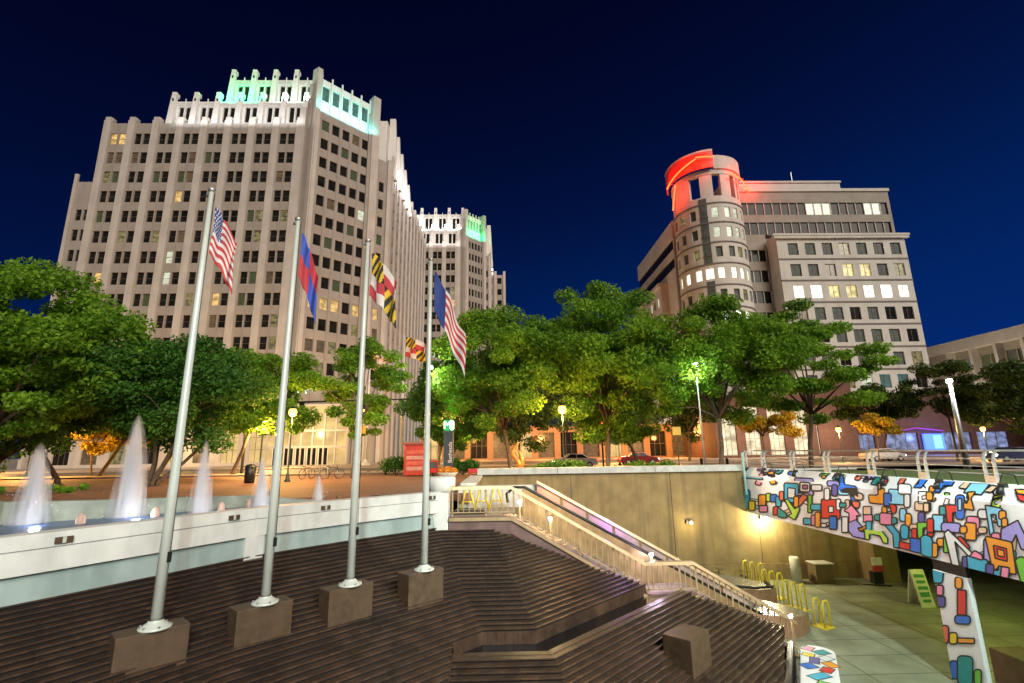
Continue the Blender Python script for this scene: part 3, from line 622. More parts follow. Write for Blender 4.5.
S1 = [(R(35, 250, 75, 355), 'c', 5), (R(78, 320, 112, 372), 'y'), (R(145, 280, 185, 345), 'o'), (R(150, 350, 195, 385), 'p'), (R(22, 120, 42, 180), 'q'), (R(195, 268, 222, 312), 'l'), (R(225, 275, 262, 315), 'b'), (R(262, 290, 290, 345), 'c'),
      (R(243, 360, 272, 405), 'r'), ([(275, 365), (325, 400), (325, 425), (275, 418)], 't', 3), (R(325, 205, 402, 308, 4), 'c', 2), (R(345, 232, 385, 285, 3), 'w', 1), (R(400, 168, 500, 262, 5), 'v', 2), (R(430, 192, 482, 242, 3), 'w', 1), (R(445, 208, 472, 230), 'm', 1),
      ([(440, 275), (468, 290), (415, 350), (395, 330)], 'q'), (R(385, 290, 410, 348), 'o'), ([(328, 318), (345, 315), (385, 370), (400, 355), (412, 370), (385, 428), (345, 405), (368, 395)], 'l', 1), (R(480, 285, 502, 382), 'g'), (R(505, 340, 570, 372), 'c'), (R(568, 338, 588, 392), 'y'),
      (R(582, 315, 683, 418, 4), 'r', 1.5), (R(622, 355, 648, 388), 'w', 1), (R(629, 425, 670, 498), 'b'), (R(452, 435, 500, 468, 4), 'c'), (R(503, 418, 530, 475), 'p'), (R(530, 400, 558, 482), 'o', 3), (R(508, 208, 565, 240), 'w'), (R(618, 180, 683, 208), 'v'), (R(645, 208, 674, 272), 'u', 3), (R(592, 235, 622, 300), 'w', 3),
      ([(135, 100), (160, 68), (195, 68), (170, 108)], 'm'), ([(155, 128), (190, 128), (150, 200), (122, 190)], 'p'), ([(215, 110), (235, 78), (262, 78), (245, 120)], 'u'), ([(205, 125), (240, 120), (255, 188), (225, 192)], 'o'), ([(258, 122), (285, 85), (312, 85), (290, 125)], 't', 3), ([(345, 125), (375, 80), (405, 85), (378, 135)], 'b'),
      ([(562, 138), (590, 95), (635, 98), (600, 142)], 'g'), (R(575, 140, 595, 158), 'o'), ([(650, 160), (683, 112), (700, 118), (683, 175)], 't'), (R(285, 255, 308, 305), 'q', 2), (R(570, 470, 600, 490), 'w')]
S2 = [([(22, 90), (52, 40), (98, 42), (75, 95)], 't'), ([(172, 93), (198, 52), (222, 55), (200, 100)], 'q'), ([(235, 108), (265, 58), (305, 62), (322, 98), (300, 100), (282, 82), (258, 110)], 'v', 1), ([(288, 128), (320, 85), (380, 98), (355, 135)], 't'), ([(358, 133), (375, 102), (395, 105), (380, 135)], 'r'),
      ([(465, 128), (488, 90), (515, 95), (492, 130)], 'q'), ([(582, 145), (622, 85), (665, 88), (622, 148)], 'b', 1), ([(50, 98), (95, 95), (100, 140), (165, 150), (175, 245), (142, 245), (130, 190), (70, 185), (45, 140)], 'b', 2), (R(62, 165, 125, 200), 's', 3), (R(15, 150, 42, 200), 'u', 2), (R(170, 195, 218, 232, 3), 'n', 4), ([(152, 250), (200, 255), (192, 292), (165, 285)], 'q', 4),
      ([(275, 205), (328, 208), (325, 167), (360, 170), (370, 258), (280, 248)], 'o', 1.5), (R(372, 200, 412, 268, 4), 'b'), (R(412, 175, 498, 255, 6), 's', 2), ([(410, 270), (450, 280), (448, 322), (425, 325)], 'r', 4), (R(475, 135, 545, 192, 4), 'w', 3), (R(510, 205, 542, 280), 'w', 3), (R(590, 258, 675, 305, 5), 'n', 2), (R(610, 190, 660, 255), 'w', 1),
      (R(232, 290, 275, 340), 'n', 1), (R(235, 345, 283, 385), 'p', 1), (R(250, 390, 280, 440), 'c', 1), (R(105, 245, 130, 300), 'n', 3), (R(45, 240, 70, 300), 'w', 3), (R(70, 262, 105, 285), 't', 1),
      ([(108, 320), (148, 288), (198, 345), (175, 345), (178, 385), (135, 392), (135, 332)], 'p', .8), ([(140, 450), (140, 405), (180, 388), (215, 430), (188, 432), (200, 450), (245, 460), (245, 495), (165, 480)], 'v', .8), (R(85, 365, 118, 450), 'w', 1), (R(0, 360, 40, 428, 3), 'b', 1),
      ([(250, 447), (345, 457), (378, 500), (378, 530), (352, 522), (335, 485), (278, 475), (278, 508), (255, 502)], 'l', 1), ([(375, 410), (425, 420), (465, 470), (472, 550), (435, 545), (430, 475)], 'c', 1), (R(308, 340, 345, 375), 't', 3), (R(412, 362, 452, 398), 't', 3), (R(358, 290, 385, 335), 'o', 3), (R(348, 335, 412, 398, 4), 'p', 2),
      (R(480, 305, 515, 375, 3), 's', 3), (R(518, 340, 550, 412, 3), 'o', 3), (R(488, 418, 530, 495, 3), 'c', 4), (R(605, 330, 640, 388), 'u', 4), (R(550, 408, 600, 438), 'n', 2), (R(562, 442, 588, 502), 'r', 1), ([(603, 402), (665, 402), (665, 430), (635, 430), (632, 488), (607, 485)], 'g', 1), (R(667, 378, 700, 450), 'r', 1),
      ([(483, 528), (558, 545), (556, 582), (481, 562)], 'r', 1), ([(557, 508), (625, 520), (624, 595), (555, 580)], 'b', 1.5), ([(627, 500), (660, 490), (690, 510), (690, 615), (630, 600)], 'c', 3), (R(662, 190, 695, 235), 'o', 2), (R(330, 120, 345, 160), 'n', 1)]
S3 = [([(240, 95), (275, 50), (360, 55), (320, 105)], 's', 1), ([(205, 70), (232, 40), (262, 45), (238, 75)], 'n', 1), ([(350, 90), (385, 62), (412, 68), (382, 95)], 'n', 1), ([(68, 90), (100, 35), (165, 30), (150, 60), (110, 62), (95, 92)], 'b', 1), (R(32, 72, 60, 140), 'o', 3), (R(120, 110, 142, 175), 'g', 1), (R(92, 182, 128, 222), 't', 1),
      ([(130, 182), (190, 182), (190, 215), (162, 215), (162, 278), (140, 275)], 'r', 1), (R(185, 128, 225, 238), 'b', 4), (R(195, 140, 212, 195), 's', 2), ([(232, 155), (248, 158), (250, 108), (285, 106), (265, 135), (278, 190), (232, 182)], 'o', 1), (R(55, 235, 105, 308, 3), 's', 1.5), (R(110, 275, 198, 318, 5), 'v', 4), (R(22, 258, 50, 342), 'r', 3), (R(250, 245, 308, 328, 4), 'p', 3), (R(240, 280, 290, 358, 4), 'o', 2), (R(208, 295, 240, 328), 'o', 3), (R(312, 300, 352, 330), 'n', 3),
      ([(388, 165), (400, 125), (438, 120), (425, 188), (392, 190)], 'l', 2), (R(312, 200, 360, 242, 3), 'w', 4), ([(360, 190), (435, 205), (450, 290), (418, 285), (408, 232), (385, 232), (402, 328), (382, 325)], 's', 1), (R(430, 208, 462, 248), 'o', 3), (R(445, 250, 472, 290), 'o', 3),
      ([(455, 320), (530, 280), (568, 360), (568, 415), (545, 410), (522, 345), (490, 408), (452, 395)], 'v', .8), (R(345, 375, 378, 480), 'v', 3), (R(388, 335, 428, 378), 'p', 3), (R(492, 440, 520, 508), 't', 3), ([(366, 370), (488, 398), (508, 545), (400, 520)], 'o', 3), ([(403, 410), (462, 425), (466, 482), (412, 468)], 'r', 1), ([(420, 425), (450, 433), (452, 462), (424, 456)], 'o', .5),
      (R(78, 365, 112, 402), 'o', 2), (R(115, 358, 145, 432), 'g', 2), ([(190, 365), (212, 355), (255, 408), (240, 425)], 'r', 2), ([(130, 350), (148, 335), (265, 448), (248, 462), (178, 388), (198, 500), (165, 492)], 'w', .8), (R(222, 470, 256, 522, 3), 'u', 2), ([(255, 470), (350, 490), (355, 558), (262, 535)], 'c', 2), ([(268, 462), (290, 435), (325, 455), (328, 480)], 'p', 2), (R(357, 512, 392, 565, 4), 'u', 2),
      ([(400, 562), (402, 545), (425, 545), (422, 525), (442, 530), (445, 590), (402, 578)], 'c', 1), (R(445, 530, 480, 598, 6), 'p', 1), ([(528, 495), (560, 480), (600, 510), (600, 650), (560, 620)], 'g', 3), (R(42, 395, 74, 460), 'o', 3), ([(530, 105), (569, 120), (600, 130), (580, 150), (545, 140)], 'r', 1), ([(525, 85), (590, 85), (590, 108), (540, 105)], 'o', 1), (R(0, 165, 25, 205), 'n', 2)]
for (cr, S) in ((1, S1), (2, S2), (3, S3)):
    layer[0] = -30
    cen = [sum((Vector(p) for p in t[0]), Vector((0, 0)))/len(t[0]) for t in S]; done_ = set()
    for i, a in enumerate(cen):
        near = sorted((j for j in range(len(S)) if j != i), key=lambda j: (cen[j]-a).length)[:1+(i % 3 == 0)]
        for j in near:
            if (min(i, j), max(i, j)) in done_ or (cen[j]-a).length > 130: continue
            done_.add((min(i, j), max(i, j))); d = (cen[j]-a).normalized(); n2 = Vector((-d.y, d.x))*(5+4*(i % 2))
            if layer[0] < -1: paint(mu, cr, [a+n2, cen[j]+n2, cen[j]-n2, a-n2], 'wwnscwo'[i % 7], .5, 1.0)
    layer[0] = 0
    for t in S: paint(mu, cr, t[0], t[1], t[2] if len(t) > 2 else 1.6, 1.35 if cr < 3 else 1.7)
# further shapes nearer than the frame edge, so the paint goes on
for k in range(26):
    y = random.uniform(5.2, 13.0); z = random.uniform(-1.75, -.1); w = random.uniform(.15, .4); h = random.uniform(.12, .35); c = random.choice('cbrogvptly')
    for e_, m_, dx in ((.03, 'k', .01+.0006*k), (0, c, .0105+.0006*k)): mu.poly([(XG-dx, y+w+e_, z-h-e_), (XG-dx, y-w-e_, z-h-e_), (XG-dx, y-w-e_, z+h+e_), (XG-dx, y+w+e_, z+h+e_)], PM[m_])
mu.build('mural', None, br)
colm = thing('bridge_column', (XG, 16.7, ZF), 'painted column with coloured outlined blocks holding up the footbridge', 'column')
ctop = at_x(930, 560, XG+.05); cbot = at_x(968, 569, XG+.05)
b = MB(); b.box(XG+.05, XG+.19, 16.15, 17.42, ZF, ZG0-.35, mural_w); b.build('shaft', None, colm, bevel=.02)
b = MB(); b.box(XG+.08, XG+.18, 16.18, 17.4, ZG0-.349, ZG0-.002, black_m); b.build('bearing', None, colm)
S4 = [(R(112, 78, 168, 168, 4), 'c', 4), (R(135, 180, 170, 230, 3), 'p', 1.5), (R(135, 238, 180, 290, 3), 'u', 2), (R(232, 138, 268, 198, 3), 'o', 4), (R(244, 205, 288, 332, 3), 'r', 1), (R(230, 335, 310, 378, 4), 'b', 5), (R(155, 388, 198, 478), 'q', 4), (R(202, 425, 242, 483), 'y', 3), (R(245, 452, 330, 478, 3), 'o', 1), (R(204, 568, 250, 660, 4), 'b', 4), (R(244, 542, 322, 690, 6), 't', 5), (R(330, 615, 366, 690), 'g', 3)]
layer[0] = 0; mu = MB()
for t in S4: paint(mu, 4, t[0], t[1], t[2], 1.6, True)
mu.build('mural', None, colm)
b = MB(); b.box(15.6, 16.7, 16.1, 17.3, ZF, ZF+1.0, None); tag(b.build('stone_bin', mat('brown_bin', (.16, .10, .06), .6, var=.2), bevel=.03), 'squat brown litter bin standing behind the painted column', 'bin')

# railing of the bridge: pairs of bent flat posts and four rails
brl = thing('bridge_railing', (XT+.15, 14, ZG2), 'grey steel railing with paired posts along the painted footbridge', 'railing')
pxs = [745, 763, 792, 826, 870, 921, 988]
XR = XT+.15
def y_at(px): return at_x(px, 460, XR).y
ys = [y_at(p) for p in pxs]+[9.6, 6.6]
for i, y in enumerate(ys):
    for d in (-.16, .16):
        b = MB(); pth = [(XR, y+d, ZG2), (XR, y+d, ZG2+.7), (XR+.05, y+d, ZG2+.86), (XR+.16, y+d, ZG2+.98)]
        for p_, q_ in zip(pth, pth[1:]): b.hexa([(p_[0]-.05, p_[1]-.022, p_[2]), (p_[0]+.05, p_[1]-.022, p_[2]), (p_[0]+.05, p_[1]+.022, p_[2]), (p_[0]-.05, p_[1]+.022, p_[2]), (q_[0]-.04, q_[1]-.022, q_[2]), (q_[0]+.05, q_[1]-.022, q_[2]), (q_[0]+.05, q_[1]+.022, q_[2]), (q_[0]-.04, q_[1]+.022, q_[2])])
        b.build('post', steel, brl)
    b = MB(); b.box(XR-.05, XR+.05, y-.14, y+.14, ZG2, ZG2+.22); b.build('base_bracket', steel, brl)
for z, dx, r_ in ((.97, .15, .032), (.72, 0, .018), (.50, 0, .018), (.28, 0, .018)):
    b = MB(); b.tube([(XR+dx, 5, ZG2+z), (XR+dx, 29.9, ZG2+z)], r_, 8); b.build('rail', steel, brl, True)
b = MB(); b.box(XR-.75, XR-.66, 29.5, 29.62, -.9, 1.5, None); tag(b.build('marker_post', mat('pale_cyan_paint', (.35, .62, .58), .5)), 'pale cyan post at the far end of the painted bridge', 'post')
# clamp-on spotlights over the mural
for i, px in enumerate((746, 771, 803, 847, 893, 948, 1012)):
    y = at_x(px, 472, XT).y
    f = thing('mural_spotlight', (XT, y, ZG2), ['black spotlight at the far end of the painted girder', 'second black spotlight from the far end of the girder', 'third black spotlight from the far end of the girder', 'black spotlight in the middle of the painted girder', 'third black spotlight from the right frame edge', 'second black spotlight from the right frame edge', 'nearest black spotlight at the right frame edge'][i], 'spotlight', 'spotlights above the mural')
    b = MB(); b.tube([(XT+.1, y, ZG2), (XT+.05, y, ZG2+.28), (XT-.3, y, ZG2+.32), (XT-.45, y, ZG2+.05)], .018, 6); b.build('arm', black_m, f)
    b = MB(); b.tube([(XT-.38, y, ZG2-.02), (XT-.46, y, ZG2-.1), (XT-.50, y, ZG2-.26)], [.05, .085, .11], 12); b.build('housing', black_m, f, True)
    b = MB(); b.box(XT-.42, XT-.3, y-.1, y+.1, ZG2-.06, ZG2+.06); b.build('clamp', black_m, f)
for y, pw_ in ((27, 260), (22, 220), (17.5, 200), (13.5, 200)):
    light('mural_light', (XG-2.2, y-1.0, 1.6), pw_*1.1, (.93, 1, 1), 'SPOT', .1, (XG, y, -.9), 110, 1)

# ------------------------------------------------------------------ foreground kerb corner, painted bench at lower right
b = MB(); uk = Vector((.514, .857, 0)); nk = Vector((.857, -.514, 0)); b.obox((10.16, 19.35, 0), uk, nk, -6.5, .1, 0, .2, ZF, -5.02)
tag(b.build('stair_kerb', black_m, bevel=.02), 'black kerb closing the foot of the lower stairs beside the painted seat wall', 'kerb')
c0 = Vector((10.72, 18.5, ZF)); RS = .52; outl = []
for k in range(17):
    t = math.pi*k/16; q = c0+nk*(RS*math.cos(t))+uk*(RS*math.sin(t)); outl.append((q.x, q.y))
outl += [tuple((c0-nk*RS-uk*6).xy), tuple((c0+nk*RS-uk*6).xy)]
seat = thing('painted_seat_wall', (10.5, 18, ZF), 'rounded low seat wall painted in bright blocks in the lower right corner', 'seat'); f = MB()
f.prism(outl, ZF, ZF+.55, mural_w); f.build('body', None, seat, bevel=.03)
mu = MB()
for k, (x, y, w, h, a, c) in enumerate(((10.75, 18.2, .2, .13, .7, 'p'), (11.1, 18.0, .22, .16, .2, 't'), (10.75, 17.6, .14, .16, .9, 'y'), (11.2, 17.5, .2, .16, .4, 'w'), (10.9, 17.15, .26, .12, 1.0, 'u'), (11.3, 17.0, .16, .2, .1, 'o'), (10.75, 16.6, .2, .18, .2, 'b'), (11.2, 16.5, .2, .14, .7, 'r'), (11, 15.9, .3, .16, .3, 'c'), (11.1, 15.3, .22, .18, .8, 'g'))):
    ux = Vector((math.cos(a), math.sin(a), 0)); uy = Vector((-ux.y, ux.x, 0)); c_ = c0+nk*((x-11)*1.1)+uk*(y-18.1); c_.z = ZF+.553+.001*k
    for e_, m_, dz in ((.035, 'k', 0), (0, c, .0005)): mu.poly([c_+ux*(sx_*(w+e_))+uy*(sy_*(h+e_))+Vector((0, 0, dz)) for sx_, sy_ in ((-1, -1), (1, -1), (1, 1), (-1, 1))], PM[m_])
mu.build('mural', None, seat)

# ------------------------------------------------------------------ yellow bicycle racks on the sunken plaza and the landing
def rack(p, h, w, rz, lab, n=3):
    f = thing('bike_rack', p, lab, 'bike rack', 'yellow bike racks'); u_ = Vector((math.cos(rz), math.sin(rz), 0)); p = Vector(p)
    for k in range(n):
        b = MB(); q = p+Vector((-u_.y, u_.x, 0))*k*.42
        b.tube([q-u_*w, q-u_*w+Vector((0, 0, h*.85)), q-u_*w*.6+Vector((0, 0, h)), q+u_*w*.6+Vector((0, 0, h)), q+u_*w+Vector((0, 0, h*.85)), q+u_*w], .045, 6); b.build('hoop', yellow_m, f, True)
    b = MB(); b.obox(p, u_, Vector((u_.y, -u_.x, 0)), -w-.12, w+.12, -.42*(n-1)-.1, .1, p.z, p.z+.04); b.build('base_plate', yellow_m, f); return f
rack((13.45, 22.2, ZF), 1.05, .18, .4, 'nearest yellow hoop rack beside the front steel housing', 2)
rack((13.8, 24.4, ZF), 1.15, .2, .5, 'second yellow hoop rack from the viewer, behind the steel housing', 3)
rack((13.8, 26.3, ZF), 1.2, .2, .5, 'third yellow hoop rack from the viewer, in front of the wall lamp', 3)
rack((13.7, 28.0, ZF), 1.3, .2, .6, 'farthest yellow hoop rack against the retaining wall', 3)
for k, (x, y) in enumerate(((-1.5, 21.9), (-.9, 22.1), (-.3, 22.2))):
    f = MB(); hh = .95
    f.tube([(x-.3, y, -.64), (x-.1, y, .2), (x+.1, y, .2), (x+.3, y, -.64)], .04, 6); f.tube([(x-.2, y+.02, -.3), (x+.2, y+.02, -.3)], .03, 6)
    tag(f.build('yellow_barrier', yellow_m, None, True), ['yellow A shaped barrier nearest the white pier behind the landing', 'middle yellow A shaped barrier behind the landing', 'rightmost yellow A shaped barrier by the escalator head'][k], 'barrier', 'yellow barriers on the landing')
b = MB(); b.box(-2.0, 1.6, 22.75, 22.95, -.64, .3, None); tag(b.build('landing_wall', cap_m), 'low pale wall closing the back of the upper landing', 'wall')

# ------------------------------------------------------------------ bicycles
def bike(p, rz, lab, s=1.0, col=black_m):
    f = thing('bicycle', (0, 0, 0), lab, 'bicycle', 'parked bicycles')
    for wx in (-.52, .52):
        b = MB(); b.tube([(wx+.34*math.cos(t*math.pi/10), 0, .34+.34*math.sin(t*math.pi/10)) for t in range(21)], .02, 6, black_m)
        for q in range(8): b.tube([(wx, 0, .34), (wx+.33*math.cos(q*math.pi/4), 0, .34+.33*math.sin(q*math.pi/4))], .004, 3, steel)
        b.build('wheel', None, f)
    b = MB()
    for a, c in (((-.52, .34), (-.18, .34)), ((-.18, .34), (-.30, .82)), ((-.30, .80), (.34, .80)), ((-.18, .34), (.36, .76)), ((-.52, .34), (-.28, .76)), ((.33, .88), (.52, .34))): b.tube([(a[0], 0, a[1]), (c[0], 0, c[1])], .019, 6)
    b.build('frame', col, f); b = MB(); b.hexa([(-.44, -.07, .86), (-.18, -.03, .87), (-.18, .03, .87), (-.44, .07, .86), (-.44, -.08, .91), (-.18, -.03, .91), (-.18, .03, .91), (-.44, .08, .91)]); b.build('saddle', black_m, f)
    b = MB(); b.tube([(.40, -.28, .98), (.30, -.12, .96), (.32, 0, .94), (.30, .12, .96), (.40, .28, .98)], .014, 6); b.build('handlebar', black_m, f)
    f.location = p; f.rotation_euler = (0, 0, rz); f.scale = (s,)*3; return f
def fix_children(f):
    for c in f.children: c.matrix_parent_inverse = Matrix()
k1 = bike((-12.45, 37.2, 0.0), .15, 'black bicycle parked by the small loose tree on the brick plaza'); k2 = bike((-14.4, 37.6, 0.0), 1.25, 'bicycle seen almost end on, left of the black bicycle on the plaza', col=mat('maroon_paint', (.2, .03, .03), .4))
k3 = bike((12.6, 27.6, ZF), .9, 'dark bicycle leaning in the corner of the sunken plaza by the yellow racks'); k4 = bike((11.4, 28.4, ZF), .5, 'second dark bicycle at the foot of the retaining wall')
for k in (k1, k2, k3, k4): fix_children(k)
b = MB(); b.tube([(-13.3, 37.0, 0), (-13.3, 37.0, .8), (-13.0, 37, .9), (-12.7, 37, .8), (-12.7, 37.0, 0)], .03, 6); tag(b.build('bicycle_stand', steel, None, True), 'thin steel bicycle stand on the brick plaza behind the bicycle', 'bike stand')

# ------------------------------------------------------------------ street furniture
def acorn(p, h, lab, power=420, col=(1, .5, .14), style='lantern', grp='orange street lamps'):
    p = Vector(p); f = thing('street_lamp', p, lab, 'street lamp', grp)
    b = MB(); b.lathe(p, [(.2, 0), (.2, .1), (.13, .2), (.1, .5), (.055, .6), (.045, h*.6), (.04, h)], 12); b.build('post', mat('dark_green_metal', (.02, .045, .035), .4, .3), f, True)
    b = MB(); b.lathe(p+Vector((0, 0, h)), [(.05, 0), (.2, .06), (.28, .3), (.2, .5), (.001, .56)], 12); b.build('globe', lamp_or, f, True)
    b = MB(); b.lathe(p+Vector((0, 0, h)), [(.21, .5), (.27, .52), (.1, .64), (.02, .72), (.001, .8)], 12); b.build('cap', black_m, f, True)
    lamp_at('street_lamp_light', f, p+Vector((0, -.05, h-.3)), power*3.6, col, .2); return f
acorn((-14.3, 34, 0), 4.3, 'orange street lamp beside the second flagpole on the brick plaza', 600)
acorn((-22, 46.2, .1), 4.6, 'small orange street lamp glowing behind the second flagpole', 1500)
acorn((-42, 45.5, 0), 4.3, 'orange street lamp at the left edge under the trees', 1600)
acorn((4.05, 33.3, 0), 4.2, 'large orange street lamp between the two tall central trees', 620)
acorn((-3.3, 52, 0), 4.2, 'orange street lamp behind the metro pylon', 1800)
acorn((37.6, 55, 0), 3.3, 'orange lamp on the brick corner of the right hand office block', 700)
acorn((59, 60, 0), 3.3, 'orange lamp right of the tall white lamp post', 700)
acorn((-28, 62.5, .1), 4.0, 'orange lamp in front of the yellow lit tower entrance', 1800)
acorn((13.5, 58, .0), 4.0, 'orange street lamp before the arcade behind the central trees', 2600)
acorn((-60, 60, .0), 4.2, 'orange street lamp far left before the tower base', 1300)
def whitelamp(p, h, lab, power, tilt=0, r=.09):
    p = Vector(p); f = thing('tall_street_lamp', p, lab, 'street lamp', 'white street lamps')
    b = MB(); b.tube([p, p+Vector((0, 0, h*.5)), p+Vector((0, 0, h))], [r, r*.85, r*.6], 10); b.build('post', steel, f, True)
    b = MB(); b.lathe(p+Vector((0, 0, h)), [(.001, -.12), (.16, -.1), (.2, 0), (.12, .12), (.001, .16)], 12); b.build('globe', lamp_wh, f, True)
    b = MB(); b.lathe(p+Vector((0, 0, h)), [(.13, .125), (.22, .13), (.1, .24), (.001, .28)], 12); b.build('hood', steel, f)
    lamp_at('street_lamp_light', f, p+Vector((0, -.1, h-.35)), power, (.88, .96, 1), .2)
whitelamp((32.7, 35, 0), 6.3, 'tall pale lamp post with a white star like lamp beyond the bridge railing', 900, r=.2)
whitelamp((12.75, 31.6, 0), 7.1, 'tall white street lamp shining through the trees before the round tower', 600, r=.06)
whitelamp((-5.3, 36, 0), 7.9, 'white star like street lamp behind the rightmost foreground flagpole', 500, r=.05)
# far flagpoles
for (x, y, h, lab) in ((-19.5, 72, 16.8, 'white pole with a red and white flag before the tower entrance'), (-14.1, 70, 18.5, 'slim white pole with a gold flag beyond the street'), (-8.85, 70, 17.5, 'slim white pole with a violet flag left of the metro pylon')):
    f = thing('far_flagpole', (x, y, 0), lab, 'flagpole', 'white poles beyond the street')
    b = MB(); b.tube([(x, y, 0), (x, y, h*.5), (x, y, h)], [.2, .16, .08], 8); b.build('shaft', pole_m, f, True)
    b = MB(); b.lathe((x, y, 0), [(.7, 0), (.7, .3), (.3, .6), (.2, .9)], 12); b.build('footing', pole_m, f); b = MB(); b.box(x-.5, x+.5, y-.1, y+.1, 6.4, 6.5); b.box(x-.04, x+.04, y-.12, y-.2, 6.0, 6.9); b.build('bracket', pole_m, f)
cw, co, cv = cloth('flag_peach', (.75, .42, .32)), FG, cloth('flag_violet', (.30, .22, .75))
flag('flag', Vector((-19.5, 72, 0)), 16.4, 2.6, 3.6, 1.2, lambda s, t: 0 if int(t*5) % 2 else 1, 'red and white striped flag on the far pole at the tower entrance', (-.2, -.98) if False else (.8, -.6), mats_=[cw, FW], sub='flags beyond the street', amp=.5)
flag('flag', Vector((-14.1, 70, 0)), 18.2, 2.9, 4.2, 1.6, quart, 'gold and red quartered flag streaming from the middle far pole', (.85, -.5), mats_=MM, sub='flags beyond the street', amp=.5, nx=48, ny=36)
flag('flag', Vector((-8.85, 70, 0)), 17.2, 2.6, 3.4, 1.0, lambda s, t: 0 if t < .6 else 1, 'violet and red flag on the far pole beside the tree', (.85, -.5), mats_=[cv, FR], sub='flags beyond the street', amp=.5)

def text(s, size, m, loc, rot, name, par, ext=.01, align='CENTER'):
    cu = bpy.data.curves.new(name, 'FONT'); cu.body = s; cu.size = size; cu.extrude = ext; cu.align_x = align; cu.align_y = 'CENTER'
    ob = bpy.data.objects.new(name, cu); COL.objects.link(ob); bpy.context.view_layer.update()
    dg = bpy.context.evaluated_depsgraph_get(); me = bpy.data.meshes.new_from_object(ob.evaluated_get(dg)); bpy.data.objects.remove(ob)
    me.materials.clear(); me.materials.append(m); o2 = bpy.data.objects.new(name, me); COL.objects.link(o2)
    o2.rotation_euler = rot; o2.location = loc
    if par is not None: o2.parent = par; o2.matrix_parent_inverse = Matrix.Translation(-Vector(par.location))
    return o2
mp_ = thing('metro_pylon', (-4.05, 38, 0), 'dark metro station pylon with a glowing white M on top', 'sign')
b = MB(); b.box(-4.42, -3.72, 37.7, 38.3, 0, 3.35); b.build('pillar', mat('pylon_slate', (.05, .075, .09), .4, .2), mp_, bevel=.02)
b = MB(); b.box(-4.40, -3.74, 37.72, 38.28, 3.352, 4.15); b.build('lantern', m_green, mp_)
text('M', .8, m_white, (-4.16, 37.70, 3.75), (RAD(90), 0, 0), 'letter', mp_, .015); text('M', .8, m_white, (-3.73, 38, 3.75), (RAD(90), 0, RAD(90)), 'letter', mp_, .015)
b = MB(); b.box(-3.9, -3.75, 37.68, 37.715, 3.4, 4.12, m_white); b.build('edge_light', None, mp_)
text('Bethesda', .42, FW, (-3.92, 37.69, 1.75), (RAD(90), RAD(-90), 0), 'lettering', mp_, .004)
lamp_at('pylon_light', mp_, (-4.05, 37.6, 4.9), 40, (.15, 1, .35), .3)
# red information kiosk
ki = thing('information_kiosk', (-6.2, 39, 0), 'red boxy information kiosk standing behind the rightmost flagpole', 'kiosk')
red_p = mat('kiosk_red', (.45, .05, .03), .5, var=.25); b = MB(); b.box(-7.55, -5.75, 38.6, 39.6, .08, 2.35); kc = b.build('cabinet', red_p, ki, bevel=.05)
b = MB(); b.box(-7.65, -5.65, 38.5, 39.7, 2.352, 2.55); b.build('roof', mat('kiosk_roof', (.3, .1, .07), .5), ki, bevel=.04)
for k, z in enumerate((.45, .85, 1.25, 1.65)): b = MB(); b.box(-7.35, -5.95, 38.57, 38.6, z, z+.28); b.build('panel', mat('kiosk_panel', (.55, .12, .08), .4) if k % 2 else mat('kiosk_panel_pale', (.5, .25, .2), .4), kc)
nb = thing('newspaper_box', (-5.1, 38.7, 0), 'small bright red newspaper box beside the red kiosk', 'newspaper box'); b = MB(); b.box(-5.62, -4.95, 38.5, 39.0, .25, 1.15); b.build('body', mat('bright_red_paint', (.6, .03, .02), .4), nb, bevel=.03)
b = MB(); b.box(-5.55, -5.02, 38.48, 38.5, .6, 1.05); b.build('window', glass_b, nb); b = MB(); b.box(-5.4, -5.2, 38.6, 38.9, 0, .249); b.build('leg', black_m, nb)
b = MB(); b.box(-8.1, -7.62, 38.9, 39.5, 0, 1.0); 
def signpost(p, h, w, hh, col, lab, txt=None):
    f = thing('street_sign', p, lab, 'sign'); p = Vector(p); b = MB(); b.tube([p, p+Vector((0, 0, h))], .035, 6); b.build('post', black_m, f)
    b = MB(); b.box(p.x-w, p.x+w, p.y-.06, p.y-.04, h-hh*2, h); b.build('plate', col, f)
signpost((11.6, 33, 0), 3.2, .28, .27, mat('sign_amber', (.7, .42, .05), .5), 'amber square sign on a dark post above the retaining wall')
signpost((-11.2, 40, 0), 3.9, .3, .3, mat('sign_amber', (.7, .42, .05), .5), 'amber square sign on a thin post right of the small loose tree')
# traffic signal mast arm
f = thing('traffic_signal', (-24, 47, 0), 'traffic signal on a long horizontal mast arm before the left tower', 'traffic signal')
b = MB(); b.tube([(-24, 47, 0), (-24, 47, 6.9)], .13, 8); b.build('pole', black_m, f); b = MB(); b.tube([(-24, 47, 6.5), (-9, 47.4, 6.8)], [.1, .06], 8); b.build('mast_arm', black_m, f)
for x in (-19, -13): b = MB(); b.box(x-.18, x+.18, 46.9, 47.25, 5.5, 6.55, black_m); b.box(x-.1, x+.1, 46.86, 46.9, 5.6, 5.8, sig_or); b.build('signal_head', None, f)
f = thing('traffic_signal', (9.5, 47.5, 0), 'traffic signal showing red behind the second central tree', 'traffic signal')
b = MB(); b.tube([(9.5, 47.5, 0), (9.5, 47.5, 4.6)], .09, 8); b.build('pole', black_m, f); b = MB(); b.box(9.3, 9.7, 47.2, 47.5, 3.5, 4.6, black_m); b.lathe((9.5, 47.17, 4.35), [(.001, -.13), (.13, -.13), (.13, .13), (.001, .13)], 12, red_sig); b.build('signal_head', None, f)
